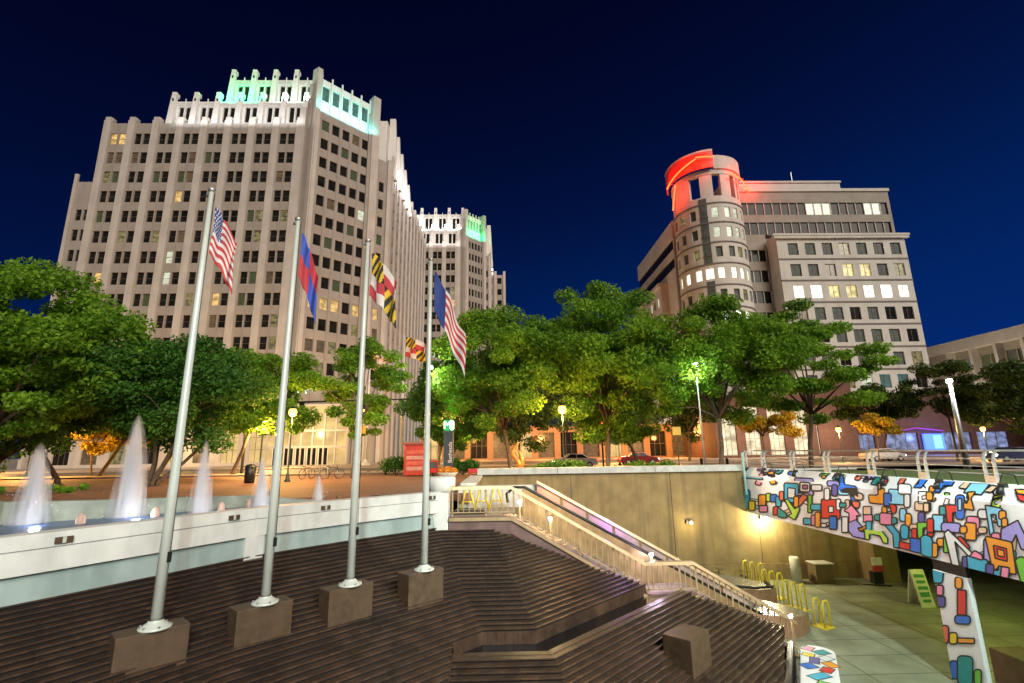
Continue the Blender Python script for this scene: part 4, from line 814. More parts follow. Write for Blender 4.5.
# sandwich board, red and white sign, concrete boxes
f = thing('sandwich_board', (19.8, 25, ZF), 'white and green sandwich board sign standing on the sunken plaza', 'sign')
gm = mat('board_green', (.08, .28, .1), .6); wm = mat('board_white', (.65, .66, .5), .6)
for sgn, nm in ((-1, 'front_panel'), (1, 'rear_panel')):
    b = MB(); b.hexa([(19.45, 25+sgn*.4-.02, ZF), (20.1, 25+sgn*.4-.02, ZF), (20.1, 25+sgn*.4+.02, ZF), (19.45, 25+sgn*.4+.02, ZF), (19.45, 25+sgn*.03-.02, ZF+1.55), (20.1, 25+sgn*.03-.02, ZF+1.55), (20.1, 25+sgn*.03+.02, ZF+1.55), (19.45, 25+sgn*.03+.02, ZF+1.55)]); b.build(nm, wm, f)
b = MB()
for k, (z0, z1, x0, x1) in enumerate(((1.22, 1.36, .12, .9), (.98, 1.1, .16, .85), (.72, .86, .14, .88), (.42, .62, .15, .86), (.2, .32, .2, .8))):
    ya = 25-.4+.37*z0/1.55-.03; yb = 25-.4+.37*z1/1.55-.03; b.poly([(19.45+x0*.65, ya, ZF+z0), (19.45+x1*.65, ya, ZF+z0), (19.45+x1*.65, yb, ZF+z1), (19.45+x0*.65, yb, ZF+z1)], gm)
b.build('green_bars', None, f)
for c in list(f.children): pass
f.rotation_euler = (0, 0, 0)
f = thing('red_white_sign', (20.3, 28.2, ZF), 'red and white sign on a black stand before the pilaster', 'sign')
b = MB(); b.box(19.95, 20.5, 28.15, 28.2, ZF+.75, ZF+1.05, mat('sign_red', (.5, .04, .05), .5)); b.box(19.95, 20.5, 28.15, 28.2, ZF+1.052, ZF+1.45, FW); b.build('plate', None, f)
b = MB(); b.box(20.0, 20.45, 28.22, 28.6, ZF+.1, ZF+.7); b.tube([(19.98, 28.23, ZF), (19.98, 28.23, ZF+1.4)], .025, 6); b.tube([(20.47, 28.23, ZF), (20.47, 28.23, ZF+1.4)], .025, 6); b.tube([(19.5, 28.5, ZF+.03), (20.8, 28.1, ZF+.03)], .03, 6); b.build('stand', black_m, f)
f = thing('concrete_bench', (17.5, 29.2, ZF), 'square concrete box against the retaining wall under the bridge', 'utility box')
b = MB(); b.box(17.2, 18.2, 28.8, 29.6, ZF, ZF+1.0, None); b.build('body', mat('box_concrete', (.16, .11, .05), .7, var=.2), f, bevel=.03); b = MB(); b.box(17.15, 18.25, 28.75, 29.65, ZF+1.002, ZF+1.06); b.build('lid', cap_m, f, bevel=.02)
b = MB(); b.lathe((16.3, 29.2, ZF), [(.001, 0), (.26, 0), (.26, 1.3), (.2, 1.36), (.001, 1.38)], 16); tag(b.build('drum_bin', cap_m, None, True), 'pale round bin beside the square concrete box under the bridge', 'bin')

f = thing('litter_bin', (-16.4, 33.2, 0), 'dark round litter bin beside the orange street lamp on the brick plaza', 'bin')
b = MB(); b.lathe((-16.4, 33.2, 0), [(.001, .02), (.3, .02), (.34, .95), (.3, .97), (.001, .9)], 16); b.build('body', black_m, f, True); b = MB(); b.lathe((-16.4, 33.2, 0), [(.36, .98), (.36, 1.04), (.2, 1.18), (.001, 1.2)], 16); b.build('lid', black_m, f, True)
for k, x in enumerate((-9.8, -7.9, 11.0, 16.9, 19.1)):
    y = 42.6; b = MB(); b.lathe((x, y, 0), [(.11, 0), (.11, .75), (.14, .78), (.14, .86), (.07, .95), (.001, .97)], 12)
    tag(b.build('bollard', mat('dark_green_metal', (.02, .045, .035), .4, .3), None, True), ['short dark bollard at the kerb left of the red kiosk', 'short dark bollard at the kerb just behind the red kiosk', 'short dark bollard at the kerb behind the tallest central tree', 'short dark bollard at the kerb below the round tower', 'short dark bollard at the kerb right of the white street lamp'][k], 'bollard', 'bollards along the kerb')
# twisted public sculpture lit orange
f = thing('sculpture', (.95, 34.2, 0), 'twisted orange lit sculpture standing before the left central tree', 'sculpture'); som = mat('ochre_bronze', (.55, .27, .06), .4, .3)
b = MB(); b.tube([(.95+.25*math.sin(t*.7), 34.2+.15*math.cos(t*.9), .35+t*.2) for t in range(11)], [.16, .22, .26, .22, .15, .17, .23, .2, .15, .1, .04], 12, som); b.tube([(1.1, 34.1, .4), (1.35, 34, .9), (1.25, 34, 1.5), (1.0, 34.1, 1.9)], [.08, .14, .11, .05], 10, som); b.build('figure', None, f, True)
b = MB(); b.box(.35, 1.75, 33.7, 34.7, 0, .42); b.build('pedestal', som, f, bevel=.03)
light('sculpture_light', (.6, 32.4, 1.0), 90, (1, .5, .12), r=.15)

# ------------------------------------------------------------------ cars
def car(p, rz, paint, lab, lights='both'):
    f = thing('car', (0, 0, 0), lab, 'car', 'cars on the street')
    pr = [(-2.2, .35), (-2.22, .75), (-2.0, .95), (-1.35, 1.02), (-.75, 1.42), (.55, 1.45), (1.15, 1.02), (1.95, .88), (2.2, .65), (2.2, .32)]
    b = MB()
    secs = []
    for y, sc_, top in ((-.86, .97, 1), (-.8, 1, 1), (.8, 1, 1), (.86, .97, 1)): secs.append([(x*sc_, y*(.82 if z > 1.2 else 1), z) for x, z in pr])
    n = len(pr)
    for a, c in zip(secs, secs[1:]):
        for i in range(n): b.poly([a[i], a[(i+1) % n], c[(i+1) % n], c[i]])
    b.poly(list(reversed(secs[0]))); b.poly(secs[-1]); b.build('body', paint, f, bevel=.04)
    for sd in (-1, 1):
        b = MB(); b.poly([(-1.2, sd*.868, 1.03), (-.72, sd*.735, 1.36), (-.12, sd*.735, 1.38), (-.12, sd*.868, 1.03)][::sd]); b.poly([(-.06, sd*.868, 1.03), (-.06, sd*.735, 1.38), (.5, sd*.735, 1.38), (1.0, sd*.868, 1.03)][::sd]); b.build('side_window', glass_d, f)
        for x in (-1.35, 1.4): b = MB(); b.lathe((0, 0, 0), [(.001, -.1), (.2, -.1), (.33, -.09), (.33, .09), (.2, .1), (.001, .1)], 18); b.v = [(x+vx, sd*.8+vz, .33+vy) for vx, vy, vz in b.v]; wh = b.build('wheel', black_m, f, True); b = MB(); b.lathe((0, 0, 0), [(.001, -.11), (.19, -.105), (.19, .105), (.001, .11)], 12); b.v = [(x+vx, sd*.8+vz, .33+vy) for vx, vy, vz in b.v]; b.build('rim', steel, wh)
        b = MB(); b.box(2.12, 2.225, sd*.62-.14, sd*.62+.14, .6, .76); b.build('headlight', head_l, f); b = MB(); b.box(-2.24, -2.14, sd*.62-.14, sd*.62+.14, .68, .84); b.build('taillight', red_sig, f)
    f.location = p; f.rotation_euler = (0, 0, rz); fix_children(f); return f
car((7.2, 50.5, -.02), math.pi+.02, mat('silver_paint', (.45, .45, .46), .3, .4), 'silver car crossing behind the shrubs between the central trees')
car((15.5, 57.5, -.02), .02, mat('dark_red_paint', (.2, .02, .02), .3, .2), 'dark red car before the orange lit arcade')
car((44, 57.5, -.02), 0, mat('white_car_paint', (.6, .6, .6), .3), 'white car in front of the blue neon shop')
car((52, 50.5, -.02), math.pi, mat('navy_car_paint', (.03, .04, .1), .3), 'dark blue car behind the right end of the bridge railing')

# ------------------------------------------------------------------ facades
def wall_holes(b, O, u, n, s0, s1, z0, z1, holes, m, depth=.28, reveal=None):
    O = Vector(O); u = Vector(u); n = Vector(n)
    ss = sorted({s0, s1, *[round(h[0], 4) for h in holes], *[round(h[1], 4) for h in holes]}); zz = sorted({z0, z1, *[round(h[2], 4) for h in holes], *[round(h[3], 4) for h in holes]})
    H = {(round(h[0], 4), round(h[2], 4)) for h in holes}
    P = lambda s, z, d=0: tuple(O+u*s-n*d+Vector((0, 0, z)))
    for sa, sb in zip(ss, ss[1:]):
        run = None
        for za, zb in zip(zz, zz[1:]):
            cs, cz = (sa+sb)/2, (za+zb)/2
            if not any(h[0] < cs < h[1] and h[2] < cz < h[3] for h in holes): b.poly([P(sa, za), P(sb, za), P(sb, zb), P(sa, zb)], m)
    rm = reveal or m
    for h in holes:
        a, c, d, e_ = h[:4]
        b.poly([P(a, d), P(c, d), P(c, d, depth), P(a, d, depth)], rm); b.poly([P(a, e_), P(a, e_, depth), P(c, e_, depth), P(c, e_)], rm)
        b.poly([P(a, d), P(a, d, depth), P(a, e_, depth), P(a, e_)], rm); b.poly([P(c, d), P(c, e_), P(c, e_, depth), P(c, d, depth)], rm)
frame_m = mat('window_frame', (.09, .075, .06), .5)
class Win:
    def __init__(s, root, cap=96): s.root = root; s.n = 0; s.cap = cap; s.rest = MB()
    def add(s, O, u, n, h, m, d=.25, bars=1, hb=0):
        O = Vector(O); u = Vector(u); n = Vector(n)
        b = MB() if s.n < s.cap else s.rest
        a, c, z0, z1 = h; P = lambda q, z, dd: tuple(O+u*q-n*dd+Vector((0, 0, z)))
        b.poly([P(a, z0, d), P(c, z0, d), P(c, z1, d), P(a, z1, d)], m)
        for k in range(1, bars+1):
            q = a+(c-a)*k/(bars+1); b.obox(O, u, n, q-.03, q+.03, -d, -d+.05, z0, z1, frame_m)
        for k in range(1, hb+1):
            z = z0+(z1-z0)*k/(hb+1); b.obox(O, u, n, a, c, -d, -d+.05, z-.03, z+.03, frame_m)
        if s.n < s.cap: b.build('window', None, s.root)
        s.n += 1
    def done(s):
        if s.rest.f: tag(s.rest.build('windows', None, s.root), kind='stuff')

def pickw(r, y=None):
    t = r.random()
    return glass_d if t < .80 else lit_brown if t < .86 else glass_g if t < .92 else lit_dim if t < .975 else lit_pale if t < .99 else lit_amber

def tower(name, X1, Yf, nb, pitch, ch, side, label, crown_cols, rows=12, seed=1, lowx=None, far=False, dz=0):
    r = random.Random(seed); X0 = X1-nb*pitch
    t = thing(name, ((X0+X1)/2, Yf+10, 0), label, 'office tower'); wn = Win(t, 98)
    zs = [58-3.82*k+dz for k in range(rows)]; zp = 61.2+dz
    # front
    O = (X0, Yf, 0); u_ = (1, 0, 0); n = (0, -1, 0); holes = []; b = MB(); order = []
    for k, z in enumerate(zs):
        for i in range(nb):
            for d in (-.74, .74): h = (pitch*(i+.5)+d-.6, pitch*(i+.5)+d+.6, z-1.1, z+1.1); holes.append(h); order.append((h, k, i))
    lob = []
    for i in range(nb):
        h = (pitch*(i+.5)-1.3, pitch*(i+.5)+1.3, .6, 6.4); lob.append(h)
    wall_holes(b, O, u_, n, 0, nb*pitch, 13.5, zp, [h for h in holes if h[2] > 13.6], stone); wall_holes(b, O, u_, n, 0, nb*pitch, 0, 13.5, lob, stone_pier)
    for i in range(nb+1):   # piers with stepped caps
        s = pitch*i; b.obox(O, u_, n, s-.62, s+.62, .002, .26, 7.5, zp+.5, stone_pier); b.obox(O, u_, n, s-.62, s+.62, -.9, .0, zp, zp+1.2, stone_pier); b.obox(O, u_, n, s-.5, s+.5, .002, .2, zp+.5, zp+1.2, stone_pier)
    for i in range(nb):     # thin mullion fin between paired windows
        s = pitch*(i+.5); b.obox(O, u_, n, s-.1, s+.1, .002, .12, 13.5, zp-.4, stone)
    b.obox(O, u_, n, -.2, nb*pitch+.2, .003, .3, 12.9, 13.9, stone_pier); b.obox(O, u_, n, -.2, nb*pitch+.2, .003, .35, 7.2, 7.9, stone_pier)
    for h, k, i in order:
        if h[2] < 13.6: continue
        m = pickw(r)
        if k == 0 and i == 0: m = lit_amber
        elif k == 0: m = glass_d
        if k >= rows-1: m = lit_pale if r.random() < .6 else glass_g
        wn.add(O, u_, n, h, m, bars=0, hb=1)
    for i, h in enumerate(lob): wn.add(O, u_, n, h, [glass_d, lit_brown, lit_dim, glass_d, lit_lobby, lit_brown, lit_lobby, lit_lobby][i % 8], .27, 2, 2)
    b.build('front_wall', None, t)
    # left recessed wing
    if not far:
        b = MB(); O2 = (X0-4.8, Yf+1.0, 0); hh = [(1.6-.5+d, 1.6+.5+d, z-1.05-3, z+1.05-3) for z in zs[3:] for d in (0, 1.35)]
        hh = [h for h in hh if h[2] > 13.5]
        wall_holes(b, O2, u_, n, 0, 4.8, 0, 50+dz, hh, stone); b.obox(O2, u_, n, 0, .6, .002, .35, 0, 51.4, stone_pier); b.obox(O2, (0, 1, 0), (-1, 0, 0), 0, 26, 0, .01, 0, 50, stone)
        b.box(X0-4.8, X0-.1, Yf+1.5, Yf+26, 49, 50, stone)
        for h in hh: wn.add(O2, u_, n, h, pickw(r), bars=0, hb=1)
        b.build('side_wing', None, t)
    # corner pier cluster, chamfer
    XA = X1+2.6; YA = Yf+.3
    b = MB(); b.prism([(X1-.1, Yf-.35), (X1+1.0, Yf-.35), (X1+1.0, Yf+.9), (X1+1.2, Yf+2.0), (X1-.1, Yf+2.0)], 0, zp+3.2, stone_pier)
    b.prism([(X1+1.3, Yf+.6), (XA, YA-.5), (XA+.6, YA+.2), (XA, YA+2), (X1+1.1, Yf+2.5)], 0, zp+12, stone_pier); b.prism([(X1+1.0, Yf+.3), (X1+1.9, Yf-.1), (X1+2.0, Yf+1.0), (X1+1.0, Yf+1.9)], 0, zp+8.5, stone)
    b.build('corner_pier', None, t)
    nw = 5; cl = ch*math.sqrt(2); uc = Vector((s2, s2, 0)); nc = Vector((s2, -s2, 0)); O3 = Vector((XA, YA, 0)); b = MB(); hh = []
    ww = (cl*.64)/nw
    for k, z in enumerate([zs[0]+3.82]+zs):
        for i in range(nw):
            c_ = .9+ww*(i+.5); hh.append((c_-ww*.34, c_+ww*.34, z-1.05, z+1.05))
        c_ = cl*.88; hh.append((c_-.55, c_+.55, z-1.05, z+1.05)) if k > 1 else None
    hh = [h for h in hh if h[2] > 13.5]
    wall_holes(b, O3, uc, nc, 0, cl*.76, 0, zp+3.4, [h for h in hh if h[1] < cl*.76], stone); wall_holes(b, O3, uc, nc, cl*.76, cl, 0, zp-1, [h for h in hh if h[0] > cl*.76], stone)
    for i in range(nw+1): c_ = .9+ww*i; b.obox(O3, uc, nc, c_-ww*.13, c_+ww*.13, .002, .22 if i in (0, nw) else .1, 8, zp+.4, stone)
    b.obox(O3, uc, nc, -.1, .6, .002, .5, 0, zp+3, stone_pier); b.obox(O3, uc, nc, cl*.70, cl*.80, -1.5, .55, 0, zp+12.3, stone_pier); b.obox(O3, uc, nc, cl*.66, cl*.70, .002, .3, 0, zp+8, stone); b.obox(O3, uc, nc, cl-.8, cl, .002, .4, 0, zp-.5, stone_pier)
    for h in hh: wn.add(O3, uc, nc, h, (lit_amber if r.random() < .8 else glass_d) if abs(h[2]+1.05-zs[8]) < .1 and not far else pickw(r), bars=0)
    b.build('chamfer_wall', None, t)
    # long receding side
    XS, YS = XA+ch+.2, YA+ch+.4; uS = (0, 1, 0); nS = (1, 0, 0); O4 = (XS, YS, 0); b = MB(); nbs = int(side/pitch); hh = []
    for z in zs:
        for i in range(nbs):
            for d in (-.7, .7): hh.append((pitch*(i+.5)+d-.53, pitch*(i+.5)+d+.53, z-1.05, z+1.05))
    hh = [h for h in hh if h[2] > 13.5]
    wall_holes(b, O4, uS, nS, 0, side, 0, zp-.3, hh, stone)
    for i in range(nbs+1): s = pitch*i; b.obox(O4, uS, nS, s-.5, s+.5, .002, .4, 0, zp+.9, stone_pier)
    for h in hh: wn.add(O4, uS, nS, h, pickw(r), bars=0)
    b.build('side_wall', None, t)
    # roofs and core
    b = MB(); b.prism([(X0+.4, Yf+.5), (X1, Yf+.5), (XA, YA+1.2), (XA+ch-.4, YA+ch+1), (XS-.4, YS+side-.3), (X0+.4, YS+side-.3)], 1, zp-.6, stone); b.build('roof', None, t)
    # crown: two stepped tiers of finned attic with floodlight
    def tier(xa, xb, yf, za, zb, npier, zpier, name_):
        b = MB(); O_ = (xa, yf, 0); p_ = (xb-xa)/npier; hh = []
        for i in range(npier):
            for d in (-.62, .62): hh.append((p_*(i+.5)+d-.45, p_*(i+.5)+d+.45, za+1.0, za+(zb-za)*.78))
        wall_holes(b, O_, u_, n, 0, xb-xa, za, zb, hh, stone_w, .3)
        for h in hh: b.poly([(xa+h[0], yf+.29, h[2]), (xa+h[1], yf+.29, h[2]), (xa+h[1], yf+.29, h[3]), (xa+h[0], yf+.29, h[3])], glass_d)
        for i in range(npier+1):
            s = p_*i
            b.hexa([(xa+s-.62, yf-.9, za-.6), (xa+s+.62, yf-.9, za-.6), (xa+s+.62, yf-.003, za-.6), (xa+s-.62, yf-.003, za-.6), (xa+s-.42, yf-.55, zpier-.8), (xa+s+.42, yf-.55, zpier-.8), (xa+s+.42, yf-.003, zpier-.8), (xa+s-.42, yf-.003, zpier-.8)], stone_w)
            b.box(xa+s-.40, xa+s+.40, yf-.5, yf+.5, zpier-.799, zpier, stone_w); b.box(xa+s-.14, xa+s+.14, yf-.68, yf-.5, zpier-2.0, zpier-1.5, glass_d)
        for i in range(npier): s = p_*(i+.5); b.box(xa+s-.08, xa+s+.08, yf-.15, yf-.003, za, zb+.5, stone_w)
        for zz_ in (zb-.9, zb-.45): b.box(xa, xb, yf-.12, yf-.003, zz_, zz_+.15, stone_w)
        b.box(xa-.2, xb+.2, yf+.3, yf+9, za, zb-.3, stone_w)
        b.build(name_, None, t)
    xa1 = X0+2.4*pitch if not far else X0+pitch; xa2 = X0+4.6*pitch if not far else X0+2*pitch
    tier(xa1, X1+.3, Yf+1.3, zp+.1, zp+5.6, round((X1-xa1)/4.0), zp+7.3, 'lower_crown'); tier(xa2, X1+1.4, Yf+2.8, zp+5.6, zp+11.6, round((X1+1.6-xa2)/4.0), zp+13.6, 'upper_crown')
    # chamfer crown
    b = MB(); hh = [(.9+ww*(i+.5)-ww*.33, .9+ww*(i+.5)+ww*.33, zp+6.4, zp+9.6) for i in range(nw)]; O5 = O3-nc*.9
    wall_holes(b, O5, uc, nc, .3, cl*.70, zp+3.0, zp+11, hh, stone_w, .3)
    for h in hh: q0, q1 = O5+uc*h[0]-nc*.29, O5+uc*h[1]-nc*.29; b.poly([(q0.x, q0.y, h[2]), (q1.x, q1.y, h[2]), (q1.x, q1.y, h[3]), (q0.x, q0.y, h[3])], lit_teal)
    for i in range(nw+1): c_ = .9+ww*i; b.obox(O5, uc, nc, c_-.14, c_+.14, .002, .3, zp+3, zp+11.8, stone_w)
    b.obox(O5, uc, nc, .3, cl*.70, -6, -.31, zp+1, zp+10.6, stone_w)
    b.build('chamfer_crown', None, t)
    # fins stepping down the receding side
    b = MB(); b.box(XS-7, XS-.9, YS+.5, YS+17, zp-.4, zp+4.5, stone_w); b.box(XS-6, XS-1.05, YS-1.2, YS+7, zp-1.5, zp+8.6, stone_w)
    for i in range(5): yy = YS+1+i*pitch*.95; hgt = 10.5-1.5*i; b.hexa([(XS-1.0, yy-.5, zp-4), (XS+.9, yy-.5, zp-4), (XS+.9, yy+.5, zp-4), (XS-1.0, yy+.5, zp-4), (XS-1.0, yy-.35, zp+hgt), (XS+.2, yy-.35, zp+hgt), (XS+.2, yy+.35, zp+hgt), (XS-1.0, yy+.35, zp+hgt)], stone_w)
    for i in range(5, nbs+1): yy = YS+pitch*i; b.box(XS-.5, XS+.45, yy-.45, yy+.45, zp-.3, zp+2.2, stone_w)
    b.build('side_crown', None, t)
    wn.done()
    # floods on the ledges
    c1, c2, c3, c4 = crown_cols
    w1 = X1-xa1; light('crown_flood', ((xa1+X1)/2+1, Yf-1.6, zp-.3), 620*w1/27, c1, 'AREA', target=((xa1+X1)/2+1, Yf+2.2, zp+7), area=(w1, .3))
    w2 = (X1-xa2)/2
    light('crown_flood', (xa2+w2/2-.6, Yf+.3, zp+5.6), 1700*w2/9, c2, 'AREA', target=(xa2+w2/2-.6, Yf+3.6, zp+12), area=(w2, .3))
    light('crown_flood', (X1-w2/2+1.5, Yf+.3, zp+5.6), 600*w2/9, c3, 'AREA', target=(X1-w2/2+1.5, Yf+3.6, zp+12), area=(w2, .3))
    q = O3+uc*(cl*.37)+nc*1.2; light('crown_flood', (q.x, q.y, zp+3.6), 1000, c4, 'AREA', target=(q.x-nc.x*2.8, q.y-nc.y*2.8, zp+10), area=(cl*.7, .3))
    l = light('crown_flood', (XS+1.8, YS+9, zp-3.5), 520, (.95, .93, 1), 'AREA', target=(XS-.3, YS+9, zp+4), area=(18, .3))
    l.rotation_euler = Matrix(((0, math.sin(.35), -math.cos(.35)), (1, 0, 0), (0, 0, 0))).to_euler() if False else l.rotation_euler
    light('crown_flood', (XS+2.2, YS+4, zp-2), 900, (.95, .9, 1), 'POINT', r=.3)
    light('crown_flood', (XS+2.2, YS+12, zp-1), 700, (.95, .9, 1), 'POINT', r=.3)
    return t
T1 = tower('office_tower', -36.6, 80, 8, 4.34, 11.4, 46, 'large beige stepped office tower on the left with a green and white lit crown', ((.9, .93, 1), (.0, 1, .28), (.6, 1, .85), (.15, .9, .85)), seed=4)
T2 = tower('office_tower', -13.2, 140, 7, 4.0, 7.0, 26, 'distant twin beige tower in the gap, its corner crown lit bright green', ((1, .9, .92), (.8, .95, .9), (1, .9, .92), (.0, 1, .25)), seed=9, far=True, dz=2.2, rows=13)
T2_low = thing('side_tower', (0, 160, 0), 'lower beige wing seen right of the distant twin tower', 'office building')
b = MB(); wn = Win(T2_low, 60); hh = [(1.6+3*j, 3.0+3*j, 56-3.8*k-1.0, 56-3.8*k+1.0) for k in range(13) for j in range(2)]
wall_holes(b, (-5.8, 152, 0), (1, 0, 0), (0, -1, 0), 0, 7.2, 0, 58, hh, stone); b.box(-5.8, 1.4, 152.4, 175, 0, 57.5, stone)
for s in (0.2, 4.0, 6.9): b.obox((-5.8, 152, 0), (1, 0, 0), (0, -1, 0), s-.4, s+.4, .002, .4, 0, 59.2, stone_pier)
b.build('wall', None, T2_low)
for h in hh: wn.add((-5.8, 152, 0), (1, 0, 0), (0, -1, 0), h, pickw(random), bars=0)
wn.done()
# illegible teal glowing sign band over the entrance of the left tower
b = MB()
for k in range(7):
    x = -38+k*1.3; b.tube([(x+.25*math.cos(t), 79.3, 11.6+.05*k+.5*math.sin(t)*(1 if k % 2 else .7)) for t in [j*.8 for j in range(7)]], .12, 6)
tag(b.build('entrance_sign', teal_sign), 'curly teal glowing sign over the entrance of the left tower', 'sign')
ent = thing('entrance_portal', (-30, 78, 0), 'yellow lit glass entrance with white framed doors at the tower base', 'entrance')
b = MB(); b.box(-37, -24.5, 79.4, 79.9, .1, 9.2, lit_lobby); b.build('glass_wall', None, ent)
b = MB()
for k in range(8): x = -37+k*1.78; b.box(x-.12, x+.12, 79.1, 79.39, .1, 9.2, stone_pier)
for z in (2.7, 5.2, 9.2): b.box(-37.2, -24.3, 79.05, 79.37, z, z+.3, stone_pier)
b.build('frame', None, ent)
for k in range(5): b = MB(); x = -35.2+k*1.78; b.box(x-.72, x+.72, 79.2, 79.3, .12, 2.65, glass_d); b.box(x-.75, x-.66, 79.1, 79.19, .12, 2.65, stone_w); b.box(x+.66, x+.75, 79.1, 79.19, .12, 2.65, stone_w); b.build('door', None, ent)
light('entrance_light', (-30, 75.5, 5), 1400, (1, .72, .3), r=.5); light('entrance_light', (-16, 84, 5), 1200, (1, .66, .25), r=.5); light('entrance_light', (-48, 76.5, 4), 1000, (1, .62, .25), r=.5)

# ------------------------------------------------------------------ right office block with round corner tower
rb = thing('office_block', (55, 90, 0), 'pale office block on the right with a round corner tower and red neon rings', 'office block'); wn = Win(rb, 98)
u_ = (1, 0, 0); n = (0, -1, 0); rowz = [38, 33.8, 29.6, 25.4, 21.2, 17.0, 12.9, 9.0]
b = MB(); O = (51.9, 85, 0); hh = []
colx = [54.9-51.9+3.27*i for i in range(7)]
litmap = {(0, 3): lit_dim, (1, 0): glass_b, (1, 2): lit_brown, (1, 3): lit_yellow, (1, 4): lit_yellow, (1, 6): lit_dim, (2, 0): lit_white, (2, 1): lit_hot, (2, 2): lit_yellow, (2, 3): lit_yellow, (2, 4): lit_white, (2, 5): lit_hot, (2, 6): lit_white, (3, 0): lit_brown, (5, 4): lit_pale, (5, 6): lit_dim, (6, 3): lit_pale, (6, 2): lit_dim}
for k, z in enumerate(rowz[:-1]):
    for i, c_ in enumerate(colx):
        h = (c_-.98, c_+.98, z-1.2, z+1.2); hh.append(h)
wall_holes(b, O, u_, n, 0, 24.6, 10.6, 40.0, hh, prec)
for z in [r_+2.15 for r_ in rowz[1:-1]]: b.obox(O, u_, n, -.05, 24.65, .002, .06, z-.16, z+.16, mat('joint_band', (.14, .12, .10), .8))  # dark bands between the window rows
b.obox(O, u_, n, -.6, 25.2, .0, .5, 40.0, 40.5, prec); b.obox(O, u_, n, -.75, 25.35, 0, .6, 40.5, 40.9, prec); b.obox(O, u_, n, .01, 24.59, -3, .0, 40, 40.9, prec)
b.obox((51.9, 85, 0), (0, 1, 0), (-1, 0, 0), 0, 3.2, -.0, .01, 10.6, 41, prec); b.box(76.3, 76.52, 85.01, 110, 0, 41, prec)
b.build('front_wall', None, rb)
for (h, (k, i)) in zip(hh, [(k, i) for k in range(7) for i in range(7)]): wn.add(O, u_, n, h, litmap.get((k, i), random.choice([glass_d, glass_b, glass_b, glass_d, lit_teal if k > 4 else glass_b])), .25, 1, 0)
b = MB()   # recessed upper storeys with strip windows
O2 = (45.4, 88.2, 0); strips = [(.3, 32.2, 46.6, 49.2), (.3, 32.2, 42.4, 45.0)]+[(.3, 6.2, z-1.2, z+1.2) for z in rowz[:6]]
wall_holes(b, O2, u_, n, 0, 32.5, 10.6, 51.6, strips[:2]+[], prec_d) if False else None
zc = 51.6
segs = sorted(strips, key=lambda h: -h[2])
top = 51.6
for h in segs:
    b.obox(O2, u_, n, 0, 32.5 if h[1] > 10 else 6.4, -1, 0, h[3], top, prec_d); top = h[2]
b.obox(O2, u_, n, 0, 6.4, -1, 0, 10.6, top, prec_d); b.obox(O2, u_, n, 31.9, 32.5, -1, -.01, 41, 51.6, prec_d)
b.obox(O2, u_, n, -.2, 32.7, -.5, .25, 51.602, 52.2, prec); b.obox(O2, u_, n, 0, 24.2, -8, -1.5, 52.2, 54.4, prec); b.obox(O2, u_, n, 0, 24.4, -8.2, -1.3, 54.4, 54.8, prec)
b.box(45.5, 77.7, 89.3, 112, 5, 51.5, prec_d)
for h in segs:
    nseg = round((h[1]-h[0])/1.65); w = (h[1]-h[0])/nseg
    for k in range(nseg+1): b.obox(O2, u_, n, h[0]+w*k-.06, h[0]+w*k+.06, -.35, -.1, h[2], h[3], cap_m)
b.build('recessed_storeys', None, rb)
for h in segs:
    nseg = round((h[1]-h[0])/1.65); w = (h[1]-h[0])/nseg
    for k in range(nseg):
        m = glass_d
        if h[2] > 46 and k in (9, 10, 11): m = lit_pale
        if h[2] > 46 and k in (16, 17): m = lit_pale
        wn.add(O2, u_, n, (h[0]+w*k+.05, h[0]+w*(k+1)-.05, h[2]+.02, h[3]-.02), m, .3, 0)
